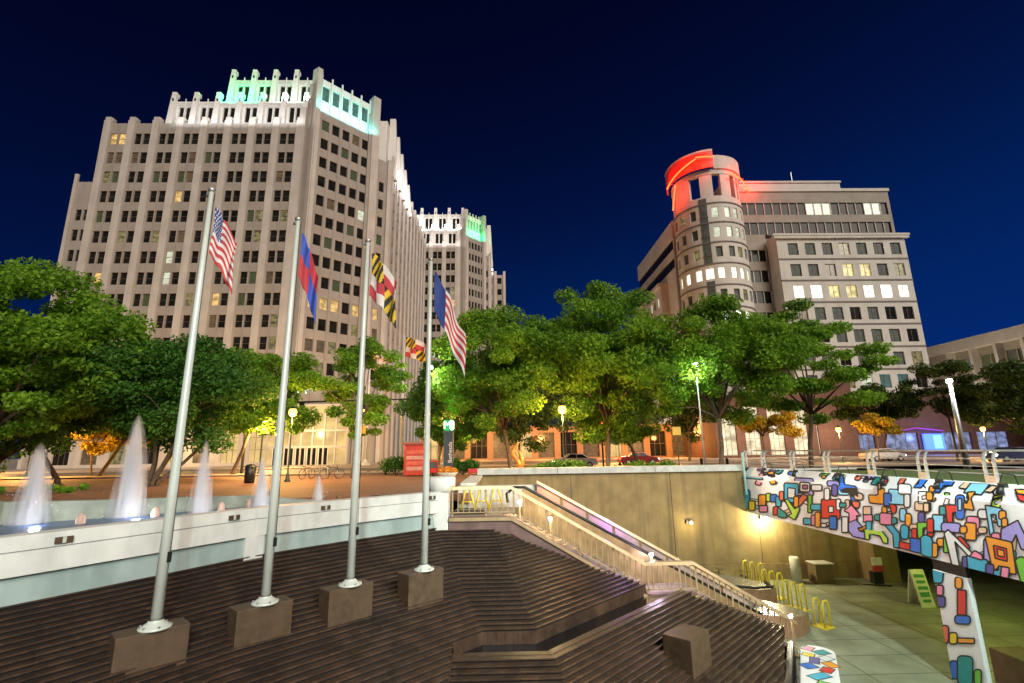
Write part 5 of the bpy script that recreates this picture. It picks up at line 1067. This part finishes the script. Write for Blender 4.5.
# round tower
CX, CY, CRR = 42.2, 91.2, 6.5
def arc(b, r, z0, z1, a0, a1, m, th=.3, n_=None):
    n_ = n_ or max(2, int(abs(a1-a0)/.08)); a0, a1 = min(a0, a1), max(a0, a1)
    b.lathe((CX, CY, 0), [(r-th, z0), (r, z0), (r, z1), (r-th, z1), (r-th, z0)], n_, m, a0, a1)
    for a in (a0, a1): c_, s_ = math.cos(a), math.sin(a); b.poly([(CX+c_*(r-th), CY+s_*(r-th), z0), (CX+c_*r, CY+s_*r, z0), (CX+c_*r, CY+s_*r, z1), (CX+c_*(r-th), CY+s_*(r-th), z1)], m)
A0, A1 = math.radians(160), math.radians(380)
b = MB(); 
wins_ang = [math.radians(a) for a in (178, 200, 222, 258, 279, 296, 314, 332)]
bigw = (math.radians(233.5), math.radians(246))
z_hi = 48.25
for z in [45.6, 41.6, 37.6, 33.4, 29.2, 25, 20.8, 16.6, 12.6]:
    za, zb = z-1.05, z+1.05
    arc(b, CRR, zb, z_hi, A0, A1, prec, .4, 60)
    arc(b, CRR+.14, zb+.72, zb+.95, A0, A1, mat('joint_band', (.14, .12, .10), .8), .2, 60)
    z_hi = za
    hw = math.radians(5.2); cur = A0
    sp = sorted([(a-hw, a+hw, 0) for a in wins_ang]+[(bigw[0], bigw[1], 1)])
    for a, c, big in sp:
        arc(b, CRR, za, zb, cur, a, prec, .4); cur = c
        if big: m = lit_white if abs(z-33.4) < .1 else glass_b
        elif abs(z-25) < .1 or abs(z-29.2) < .1 and False: m = lit_hot if a > 4 and a < 4.9 else lit_white
        elif abs(z-33.4) < .1: m = lit_white
        elif abs(z-41.6) < .1: m = lit_pale if a > 4.3 else glass_b
        elif abs(z-45.6) < .1 and a > 4.4: m = lit_pale
        else: m = random.choice([glass_b, glass_b, lit_dim])
        p0 = Vector((CX+math.cos(a)*(CRR-.3), CY+math.sin(a)*(CRR-.3), 0)); p1 = Vector((CX+math.cos(c)*(CRR-.3), CY+math.sin(c)*(CRR-.3), 0)); uu = (p1-p0).normalized(); L_ = (p1-p0).length
        if wn.n < 98: wn.add(p0, uu, (uu.y, -uu.x, 0), (0, L_, za, zb), m, 0, 0 if not big else 1)
        else: wn.add(p0, uu, (uu.y, -uu.x, 0), (0, L_, za, zb), m, 0, 0 if not big else 1)
    arc(b, CRR, za, zb, cur, A1, prec, .4)
arc(b, CRR, 4, z_hi, A0, A1, prec, .4, 60)
b.build('round_tower', None, rb)
# dark vertical glass bay on the round tower between floors
b = MB()
for z0, z1 in ((35.2, 48.6), (22.5, 31.9)): arc(b, CRR+.05, z0, z1, math.radians(233.5), math.radians(246), glass_b, .1, 4)
for z in (36.8, 40.6, 44.6): arc(b, CRR+.12, z, z+.3, math.radians(233.2), math.radians(246.3), frame_m, .12, 4)
b.build('glass_bay', None, rb)
# crown: open drum with columns and rings
b = MB(); 
for a, c in ((158, 220), (238, 259), (273, 292), (303, 309), (315, 321), (327, 333), (340, 348), (20, 28), (60, 66), (100, 106), (140, 146)): arc(b, CRR-.1, 49.01, 53.60, math.radians(a), math.radians(c), prec, .7)
arc(b, CRR-.1, 48.20, 49.00, 0, 2*math.pi, prec, .7, 64); arc(b, CRR, 53.60, 54.60, 0, 2*math.pi, prec, .9, 64)
arc(b, CRR+.9, 54.60, 58.00, math.radians(150), math.radians(262), fascia_glow, .35, 30); arc(b, CRR+.92, 58.00, 58.40, math.radians(150), math.radians(262), prec, .4, 30); arc(b, CRR+.3, 54.60, 57.40, math.radians(262.5), math.radians(395), prec, .35, 30)
b.lathe((CX, CY, 0), [(.01, 48.30), (CRR-.5, 48.30)], 48, prec); b.build('crown_drum', None, rb)
def neon(r, z0, z1, a0, a1, rr=.14, k=18):
    b = MB(); b.tube([(CX+r*math.cos(math.radians(a0+(a1-a0)*i/k)), CY+r*math.sin(math.radians(a0+(a1-a0)*i/k)), z0+(z1-z0)*i/k) for i in range(k+1)], rr, 8); b.build('neon_tube', neon_red, rb, True)
neon(CRR+1.35, 53.80, 56.60, 182, 238, .13, 28); neon(CRR+1.35, 56.90, 56.40, 238, 262, .13); neon(CRR+.75, 48.80, 53.60, 186, 199, .13); neon(CRR+.9, 53.30, 52.40, 284, 334, .13, 24); neon(CRR+1.5, 52.20, 50.00, 330, 362, .13)
b = MB()
for a, z in ((190, 54.30), (210, 55.30), (232, 56.20), (250, 56.60), (290, 53.10), (310, 52.70), (330, 52.40), (345, 51.20)):
    c_, s_ = math.cos(math.radians(a)), math.sin(math.radians(a)); b.tube([(CX+c_*(CRR-.2), CY+s_*(CRR-.2), z), (CX+c_*(CRR+1.4), CY+s_*(CRR+1.4), z)], .05, 4)
b.build('neon_bracket', steel, rb)
for a, z in ((196, 54.80), (222, 56.00), (248, 55.60), (200, 50.90), (300, 52.60), (330, 51.60), (350, 52)):
    light('neon_light', (CX+(CRR+2.0)*math.cos(math.radians(a)), CY+(CRR+2.0)*math.sin(math.radians(a)), z), 480, (1, .02, .006), r=.3)
light('neon_light', (50.5, 86.5, 54.4), 500, (1, .02, .01), r=.4); light('neon_light', (35.0, 95, 51.5), 220, (1, .02, .01), r=.4)
# antenna
b = MB(); b.tube([(60, 90, 54.8), (60, 90, 57)], .06, 6); b.build('antenna', steel, rb)
# left wing running back
b = MB(); O4 = (36.8, 124, 0); uL = (0, -1, 0); nL = (-1, 0, 0); hiL = 49.5; topz = hiL
for z in (44.5, 40.4): b.obox(O4, uL, nL, 0, 27, -1, 0, z+1.2, topz, prec); topz = z-1.2
b.obox(O4, uL, nL, 0, 27, -1, 0, 5, topz, prec); b.box(37.9, 45.4, 97, 124, 5, 49.3, prec); b.box(36.8, 41, 96.4, 97, 5, 49.5, prec_d)
b.build('left_wing', None, rb); 
for z in (44.5, 40.4):
    for k in range(14): wn.add(O4, uL, nL, (.3+k*1.88, .3+k*1.88+1.75, z-1.18, z+1.18), glass_d, .3, 0)
b = MB(); O5 = (35.2, 124, 0); hh = [(1.2+2.5*i, 2.5+2.5*i, z-1, z+1) for z in (33.5, 29.4, 25.3, 21) for i in range(8)]
wall_holes(b, O5, uL, nL, 0, 21.5, 5, 36.6, hh, prec); b.obox(O5, uL, nL, -.3, 21.8, 0, .5, 36.6, 37.5, prec); b.obox(O5, uL, nL, 0, 21.5, -1.6, 0, 36.6, 37.4, prec); b.box(35.22, 36.79, 102.2, 102.5, 5, 37.4, prec)
b.build('left_bay', None, rb)
for h in hh: wn.add(O5, uL, nL, h, glass_b if random.random() < .8 else lit_pale, .25, 0)
# brick base with tall shop windows
b = MB(); O6 = (36, 83.6, 0); sh = []
for k in range(8): sh.append((1.0+4.1*k, 3.6+4.1*k, .5, 8.6))
wall_holes(b, O6, u_, n, 0, 24, 0, 10.6, [h for h in sh if h[1] < 23.5], brick_m, .4); b.box(36, 60, 84.1, 88, 9.8, 10.6, brick_m); b.box(36, 36.3, 83.62, 118, 0, 10.6, brick_m)
b.obox(O6, u_, n, 17.5, 24.2, .003, .3, 0, 13.2, brick_m)
O7 = (60.2, 84.4, 0); sh2 = [(.8, 3.6, .8, 3.6), (5.4, 11.2, .8, 3.8), (15.4, 20.5, .8, 3.8), (21.5, 27, .8, 3.8)]
wall_holes(b, O7, u_, n, 0, 30, 0, 10.6, sh2, brick_m, .4)
b.build('brick_base', None, rb)
for h in sh:
    if h[1] < 23.5: wn.add(O6, u_, n, h, lit_shop, .39, 2, 2)
for h in sh2: wn.add(O7, u_, n, h, lit_blue, .39, 2, 0)
b = MB(); b.box(72.0, 75.4, 83.9, 84.3, .8, 3.6, neon_blue); b.box(73.6, 74.9, 83.85, 83.89, 1.2, 3.3, emat('cyan_screen', (.1, .6, 1), 2.5)); b.tube([(67.5, 83.9, 4.1), (71, 83.9, 4.6), (75.5, 83.9, 4.1)], .1, 6, emat('magenta_neon', (.25, .03, .35), .6)); b.build('neon_shopfront', None, rb)
wn.done()
light('wing_fill_light', (24, 104, 7), 5500, (1, .78, .6), r=1)  # unseen flood added to brighten the left wing
light('shop_blue_light', (73, 81.5, 3), 500, (.15, .25, 1), r=.5)
for x in (39, 47, 55): light('shop_light', (x, 79.8, 4), 900, (1, .75, .45), r=.4)
# arcade behind the central trees
ar = thing('arcade_building', (12, 118, 0), 'long low orange lit arcade building glimpsed behind the central trees', 'building')
b = MB(); hh = [(1+4.4*k, 4.2+4.4*k, .4, 5.2) for k in range(12)]; wall_holes(b, (-16, 98, 0), u_, n, 0, 53, 0, 6.6, hh, mat('arcade_stone', (.24, .14, .07), .8), .6); b.box(-16, 37, 98.8, 110, 6, 6.6, stone); b.build('wall', None, ar); w2 = Win(ar, 40)
for k, h in enumerate(hh): w2.add((-16, 98, 0), u_, n, h, (lit_lobby, lit_brown, glass_d, lit_brown)[k % 4], .5, 2, 1)
w2.done()
for x in (-6, 8, 22, 32): light('arcade_light', (x, 92, 4), 3200, (1, .42, .1), r=.4)
# far right building
fr = thing('concrete_office', (100, 90, 0), 'low pale concrete building with tall fins at the far right', 'building')
b = MB(); XF = 95; O8 = (XF, 106, 0); uR = (0, -1, 0); nR = (-1, 0, 0); hh = []
for k in range(7):
    for z in (17.6, 12.4, 7.2):
        for d in (-1.05, 1.05): hh.append((9.2+5*k+d-.95, 9.2+5*k+d+.95, z-1.3, z+1.3))
wall_holes(b, O8, uR, nR, 0, 45, 0, 20.4, hh, mat('grey_green_wall', (.24, .23, .18), .8), .3)
b.obox(O8, uR, nR, 0, 6.2, .002, 1.5, 0, 20.4, prec_d); b.obox(O8, uR, nR, -.2, 45, -.5, 1.7, 20.402, 22.6, prec)
for k in range(8): b.obox(O8, uR, nR, 6.4+5*k, 7.0+5*k, .002, 1.5, 0, 20.4, prec)
b.box(XF+.5, XF+25, 62, 106, 0, 22, prec_d); b.build('wall', None, fr); w3 = Win(fr, 60)
for h in hh: w3.add(O8, uR, nR, h, random.choice([lit_teal, glass_b, glass_d, lit_teal, glass_g]), .28, 0)
w3.done()
light('far_wall_light', (84, 88, 3), 7000, (1, .8, .6), 'POINT', r=1)

# ------------------------------------------------------------------ trees
def leaves(centres, radii, count, size, seed, flat=.75):
    g = np.random.default_rng(seed); C_ = np.array(centres); R_ = np.array(radii); w = R_**2; idx = g.choice(len(C_), count, p=w/w.sum())
    d = g.normal(size=(count, 3)); d /= np.linalg.norm(d, axis=1)[:, None]; rr = g.random(count)**.45
    P_ = C_[idx]+d*(R_[idx]*rr)[:, None]*np.array([1, 1, flat])
    nrm = g.normal(size=(count, 3))*.75+d*.5+np.array([0, -.25, .45]); nrm /= np.linalg.norm(nrm, axis=1)[:, None]
    a = np.cross(nrm, g.normal(size=(count, 3))); a /= np.linalg.norm(a, axis=1)[:, None]; bb = np.cross(nrm, a)
    s = size*(.6+.8*g.random(count))[:, None]
    V_ = np.stack([P_-a*s, P_+bb*s*.55+nrm*s*.12, P_+a*s, P_-bb*s*.55+nrm*s*.12], 1).reshape(-1, 3)
    return V_
def crownmesh(name, V_, m, par):
    n = len(V_)//4; me = bpy.data.meshes.new(name); me.vertices.add(n*4); me.vertices.foreach_set('co', V_.astype(np.float32).ravel()); me.loops.add(n*4); me.loops.foreach_set('vertex_index', np.arange(n*4, dtype=np.int32))
    me.polygons.add(n); me.polygons.foreach_set('loop_start', np.arange(0, n*4, 4, dtype=np.int32)); me.polygons.foreach_set('loop_total', np.full(n, 4, np.int32)); me.update(calc_edges=True); me.materials.append(m)
    ob = bpy.data.objects.new(name, me); COL.objects.link(ob); ob.parent = par; ob.matrix_parent_inverse = Matrix.Translation(-Vector(par.location)); return ob
def tree(base, h, crown_c, crown_r, m, label, seed, count=9000, clumps=46, size=.17, stems=1, lean=(0, 0), trunk_r=.17, flat=.6, cr=1.15, name='tree', hollow=.45, grp=None):
    r = random.Random(seed); base = Vector(base); t = thing(name, base, label, 'tree', grp); cc = Vector(crown_c); cr3 = Vector(crown_r)
    cs, rs = [], []
    while len(cs) < clumps:
        d = Vector((r.uniform(-1, 1), r.uniform(-1, 1), r.uniform(-1, 1)))
        L_ = d.length
        if L_ > 1 or L_ < hollow*r.random(): continue
        if d.z < -.4 and r.random() < .5: continue
        k = 1+.22*math.sin(3.1*math.atan2(d.y, d.x)+seed)+.12*math.sin(5*d.z+seed*2)
        cs.append(tuple(cc+Vector((d.x*cr3.x*k, d.y*cr3.y*k, d.z*cr3.z*(.9+.2*r.random()))))); rs.append(cr*(.55+.75*r.random()))
    b = MB()
    for q in range(stems):
        a = q*2.4+seed; bs = base+Vector((math.cos(a), math.sin(a), 0))*(.25 if stems > 1 else 0)
        fork = Vector((cc.x+lean[0]+math.cos(a)*.3*stems, cc.y+lean[1]+math.sin(a)*.3*stems, base.z+(cc.z-cr3.z*.75-base.z)*(.75+.25*r.random())))
        tr_ = trunk_r*(1 if stems == 1 else .55); mid = (bs+fork)/2+Vector((r.uniform(-.15, .15), r.uniform(-.15, .15), 0))
        b.tube([bs-Vector((0, 0, .1)), bs+Vector((0, 0, .25)), mid, fork], [tr_*1.5, tr_*1.05, tr_*.9, tr_*.8], 8)
        for j in r.sample(range(clumps), min(clumps, 15 if stems == 1 else 6)):
            e_ = Vector(cs[j]); m1 = fork.lerp(e_, .45)+Vector((0, 0, .25+.3*r.random())); b.tube([fork, m1, e_], [tr_*.55, tr_*.33, .02], 5)
    b.build('trunk', bark, t, True); crownmesh('crown', leaves(cs, rs, count, size, seed, flat), m, t); return t
G = 'street trees around the plaza'
tree((-27.5, 27.5, 0), 12, (-28.6, 28.5, 7.8), (6.2, 4.5, 4.9), leaf_a, 'wide bright green tree filling the left edge of the picture', 1, 52500, 84, 0.141, flat=.45, cr=1.7, hollow=.1, lean=(-.3, 0), grp=G)
tree((-38, 38, 0), 10, (-37.5, 38, 5.4), (6.5, 4, 4.6), leaf_b, 'dark tree at the far left edge behind the wide bright green tree', 51, 21000, 50, 0.178, cr=1.8, hollow=.1, grp=G)
tree((-31, 36, 0), 10, (-33, 36, 6.6), (6.5, 4, 4.4), leaf_b, 'dark tree in the gap under the wide bright green tree', 31, 28000, 60, 0.163, cr=1.7, hollow=.1, grp=G)
tree((-21.4, 31.5, 0), 9, (-20.6, 32.2, 5.6), (4.8, 3.8, 3.1), leaf_b, 'dense dark green tree with several stems behind the fountain jets', 2, 45500, 64, 0.118, stems=5, trunk_r=.2, cr=1.4, hollow=.1, grp=G)
tree((-24, 45.5, 0), 12, (-22.6, 45.5, 7.2), (5.4, 4, 4.2), leaf_a, 'loose tall green tree rising between the two left flagpoles', 3, 33250, 54, 0.163, cr=1.5, hollow=.2, grp=G)
tree((-36, 46, 0), 12, (-34, 46, 6.6), (6, 4, 4.2), leaf_c, 'olive green tree behind the dense dark tree', 23, 24500, 48, 0.178, cr=1.8, grp=G)
tree((-11.2, 37.9, 0), 10, (-11.1, 37.9, 7.2), (3.9, 3.2, 3.3), leaf_a, 'small loose open tree beside the third flagpole', 4, 14875, 42, 0.118, trunk_r=.09, cr=.9, flat=.5, hollow=.6, lean=(.5, 0), grp=G)
tree((-17.3, 60.3, 0), 8, (-17.5, 60.3, 6.1), (3.2, 2.5, 2.6), leaf_a, 'small street tree before the yellow lit entrance', 5, 9100, 28, 0.148, trunk_r=.09, cr=1.0, grp=G)
tree((.6, 36.8, 0), 13.6, (-.2, 37.4, 7.9), (5.0, 4, 5.0), leaf_a, 'broad leafy tree right of the metro pylon', 6, 56000, 80, 0.122, cr=1.4, hollow=.1, grp=G)
tree((-5.5, 50, 0), 12, (-4.6, 50, 7.6), (4.6, 4, 5.4), leaf_b, 'darker tree behind the metro pylon', 7, 31500, 52, 0.163, cr=1.6, hollow=.1, grp=G)
tree((7.6, 36.6, 0), 15.8, (8.3, 38, 8.9), (5.4, 4.6, 6.4), leaf_a, 'tallest central tree just left of the round tower', 8, 70000, 96, 0.126, cr=1.45, hollow=.1, grp=G)
tree((13.5, 50, 0), 13, (12.5, 50, 7.6), (5, 4, 4.8), leaf_c, 'olive tree filling in behind the tallest central tree', 9, 28000, 50, 0.163, cr=1.6, hollow=.1, grp=G)
tree((14.6, 33.6, 0), 13, (15.2, 34, 7.9), (5.1, 4.2, 4.8), leaf_a, 'leafy tree in front of the round corner tower', 10, 56000, 80, 0.115, cr=1.3, hollow=.1, grp=G)
tree((22.1, 35.8, 0), 12.6, (22.6, 36, 7.9), (5.0, 4.0, 4.5), leaf_a, 'layered green tree in front of the right office block', 11, 33250, 64, 0.122, cr=1.1, flat=.4, hollow=.4, grp=G)
tree((2.5, 66.5, 0), 11, (2.5, 66.5, 7), (6, 4, 5), leaf_d, 'dark tree across the street behind the orange lamp', 41, 15750, 44, 0.207, cr=1.8, grp=G)
tree((14, 67, 0), 11, (14, 67, 7.4), (6, 4, 5), leaf_d, 'dark tree across the street left of the brick base', 42, 15750, 44, 0.207, cr=1.8, grp=G)
tree((25, 67, 0), 12, (25, 67, 8), (5.5, 4, 5), leaf_d, 'dark tree across the street before the office block wing', 43, 15750, 44, 0.207, cr=1.8, grp=G)
tree((-8.5, 67.5, 0), 10, (-8.5, 67.5, 6.5), (4.5, 4, 4.5), leaf_b, 'green tree across the street behind the far flagpoles', 44, 12250, 36, 0.207, cr=1.7, grp=G)
tree((46, 60, 0), 9, (46.5, 60, 6.2), (5.2, 3.5, 2.7), leaf_d, 'small dark tree below the office block windows', 12, 14000, 40, 0.163, cr=1.3, grp=G)
tree((50.5, 55, 0), 11, (50.3, 55, 7.8), (3.4, 3.2, 3.4), leaf_d, 'slim dark tree left of the tall white lamp post', 13, 9625, 30, 0.148, cr=1.1, trunk_r=.11, grp=G)
tree((54, 50, 0), 10, (54, 50, 6.3), (5.4, 4, 3.5), leaf_d, 'dark tree at the right edge of the picture', 14, 16625, 44, 0.148, cr=1.4, stems=3, grp=G)
tree((66, 62, 0), 10, (66, 62, 7), (5, 4, 4), leaf_d, 'dark tree before the far right concrete building', 24, 14000, 40, 0.178, cr=1.5, grp=G)
tree((30.5, 58, 0), 6, (30.8, 58, 4.4), (3.6, 2.6, 1.6), leaf_lamplit, 'yellow lit young tree before the shop windows', 15, 6300, 26, 0.148, cr=.9, trunk_r=.08, grp=G)
tree((42.4, 56, 0), 5, (43, 56, 4.0), (2.2, 1.8, 1.0), leaf_lamplit, 'small yellow lit tree beside the orange corner lamp', 16, 3150, 16, 0.148, cr=.8, trunk_r=.07, grp=G)
tree((-40, 50, 0), 5, (-40, 50, 3.9), (5.5, 2.6, 1.4), leaf_lamplit, 'yellow lit low tree under the left street lamp', 17, 7875, 28, 0.148, cr=1.0, trunk_r=.1, grp=G)
# shrubs behind the retaining wall
for i, (x, y, w, h, m, lab) in enumerate(((4.1, 33.2, 1.1, 1.1, leaf_b, 'round dark shrub by the pylon side of the cap wall'), (2.9, 33.6, .9, .9, leaf_b, 'low dark shrub next to the sculpture'), (9.4, 33.0, 1.5, 1.0, leaf_c, 'straggly shrub under the tallest central tree'),
                                          (6.7, 32.9, 1.2, .7, leaf_d, 'thin ground shrub in the middle of the wall planting'), (-3.1, 39.5, .8, 1.3, leaf_b, 'clipped shrub behind the metro pylon'), (-8.6, 41, .9, 1.5, leaf_b, 'shrub left of the red kiosk'), (-30, 24, 3.2, .5, leaf_a, 'low green planting at the left edge behind the low wall'), (-23.5, 26, 2.5, .45, leaf_a, 'low green planting under the left trees'))):
    f = thing('shrub', (x, y, 0), lab, 'shrub', 'shrubs on the plaza'); r = random.Random(i+50); cs = [(x+r.uniform(-w, w), y+r.uniform(-.5, .5), h*r.uniform(.35, .8)) for _ in range(14)]
    crownmesh('foliage', leaves(cs, [h*.45]*14, 2200, .09, i+70), m, f); b = MB()
    for c_ in cs[:6]: b.tube([(x, y, 0), c_], [.03, .01], 4)
    b.build('stem', bark, f)
fl = MB(); 
tag(MB().build('x') if False else T1, None)
f = thing('flower_planter', (-3.9, 35.8, 0), 'orange flowers in a low bowl in front of the metro pylon', 'planter'); b = MB(); b.lathe((-3.9, 35.8, 0), [(.4, 0), (.75, .35), (.7, .38), (.001, .3)], 16); b.build('bowl', cap_m, f, True)
crownmesh('flowers', leaves([(-3.9, 35.8, .55)]*1+[(-4.3, 35.8, .5), (-3.5, 35.8, .5)], [.35, .3, .3], 900, .07, 99), mat('orange_flowers', (.75, .3, .03), .6), f)
for k, (x, m_, lab) in enumerate(((-.9, 'red', 'low red bench panel on the plaza behind the cap wall'), (-2.1, 'green', 'low green panel on the plaza behind the cap wall'))): pass
b = MB(); b.box(-2.4, -.9, 35.1, 35.5, .35, .62); b.box(-2.3, -2.2, 35.15, 35.45, 0, .349); b.box(-1.1, -1.0, 35.15, 35.45, 0, .349); tag(b.build('red_bench', mat('bench_red', (.5, .03, .03), .5), bevel=.02), 'low red bench on the plaza left of the sculpture', 'bench')

# ------------------------------------------------------------------ fountain jets
def jetmat(name, lo, hi, n0, n1):
    m = bpy.data.materials.new(name); m.use_nodes = True; n = m.node_tree.nodes; L = m.node_tree.links; n.clear()
    o = n.new('ShaderNodeOutputMaterial'); v = n.new('ShaderNodeVolumePrincipled'); v.inputs['Color'].default_value = (.97, .98, 1, 1); v.inputs['Anisotropy'].default_value = .1
    a = n.new('ShaderNodeTexCoord'); mp = n.new('ShaderNodeMapping'); mp.inputs['Scale'].default_value = (8, 8, .55); nz = n.new('ShaderNodeTexNoise'); nz.inputs['Scale'].default_value = 1; nz.inputs['Detail'].default_value = 4
    r = n.new('ShaderNodeMapRange'); r.inputs[1].default_value = n0; r.inputs[2].default_value = n1; r.inputs[3].default_value = lo; r.inputs[4].default_value = hi
    L.new(a.outputs['Object'], mp.inputs[0]); L.new(mp.outputs[0], nz.inputs[0]); L.new(nz.outputs[0], r.inputs[0]); L.new(r.outputs[0], v.inputs['Density']); L.new(v.outputs[0], o.inputs['Volume'])
    return m
JMS = (('mist', 1.25, jetmat('water_mist', .15, 2.6, .4, .62), 1.0), ('spray', .8, jetmat('water_spray', .8, 8.0, .38, .62), .97), ('core', .42, jetmat('water_core', 4, 22, .38, .6), .9))
foam = mat('foam_droplets', (.8, .84, .88), .3, var=.05)
JP = [(28, 524, 441, .38, 12, 'wide white fountain jet at the left edge'), (127, 517, 412, .40, 10, 'tallest white fountain jet'), (200, 515, 438, .28, 5, 'third fountain jet from the left, right of the leftmost flagpole'), (260, 508, 455, .27, 2, 'fountain jet just left of the second flagpole'), (318, 503, 474, .2, 1, 'short fountain jet between the second and third flagpoles')]
for px, py, pt, r0, ln, lab in JP:
    p = at_z(px, py, -.02); q = ray(px+ln, pt); t = math.hypot(p.x, p.y)/math.hypot(q.x, q.y); H = EYE+q.z*t
    f = thing('fountain_jet', p, lab, 'fountain jet', 'fountain jets in the pool'); jr = random.Random(px)
    dxx = q.x*t-p.x
    lamp_at('jet_fill_light', f, (p.x+.6, p.y-.45, p.z+.12), 24*(H/2.5), (.95, .97, 1), .1)  # unseen lamp added beside each jet to brighten its water
    for nm, k, m_, top in JMS:
        b = MB(); prof = []; nn_ = 24
        for i in range(25):
            s = i/24; prof.append((r0*k*((1-s**3.0)**.7)*(1-.45*s)+.012, s))
        b.lathe((0, 0, 0), prof, nn_); ph = jr.uniform(0, 6)
        b.v = [(p.x+x*(1+.13*math.sin(5*math.atan2(y, x)+z*7+ph)+.06*math.sin(11*math.atan2(y, x)-z*13+ph))+dxx*z**1.3*.9, p.y+y, p.z-.1+z*(H*top-p.z+.1)) for x, y, z in b.v]
        n0 = len(b.v); b.f.append(tuple(reversed(range(nn_)))); b.m.append(0); b.f.append(tuple(range(n0-nn_, n0))); b.m.append(0)
        b.build(nm, m_, f, True)
    b = MB()
    for _ in range(70):
        a = jr.uniform(0, 6.283); rr = r0*(.5+1.3*jr.random()**1.5); z = jr.random()**2.2*(H-p.z)*.6; c_ = Vector((p.x+rr*math.cos(a), p.y+rr*math.sin(a), p.z+.01+z)); w = jr.uniform(.003, .007)
        b.hexa([c_+Vector((x*w, y*w, zz*w*1.8)) for zz in (-1, 1) for x, y in ((-1, -1), (1, -1), (1, 1), (-1, 1))])
    tag(b.build('droplets', foam, f), kind='stuff')
for i, (px, py) in enumerate(((80, 524), (155, 517), (221, 511), (249, 507))):
    p = at_z(px, py, -.03); b = MB(); b.lathe(p, [(.11, -.05), (.12, .12), (.08, .24), (.001, .3)], 12); tag(b.build('nozzle_cap', mat('peach_nozzle', (.55, .38, .30), .5), None, True), ['leftmost small peach coloured nozzle in the pool', 'second small peach nozzle in the pool from the left', 'third small peach nozzle in the pool from the left', 'small peach nozzle beside the second flagpole'][i], 'nozzle', 'small nozzles in the pool')  # small nozzle caps in one peach colour
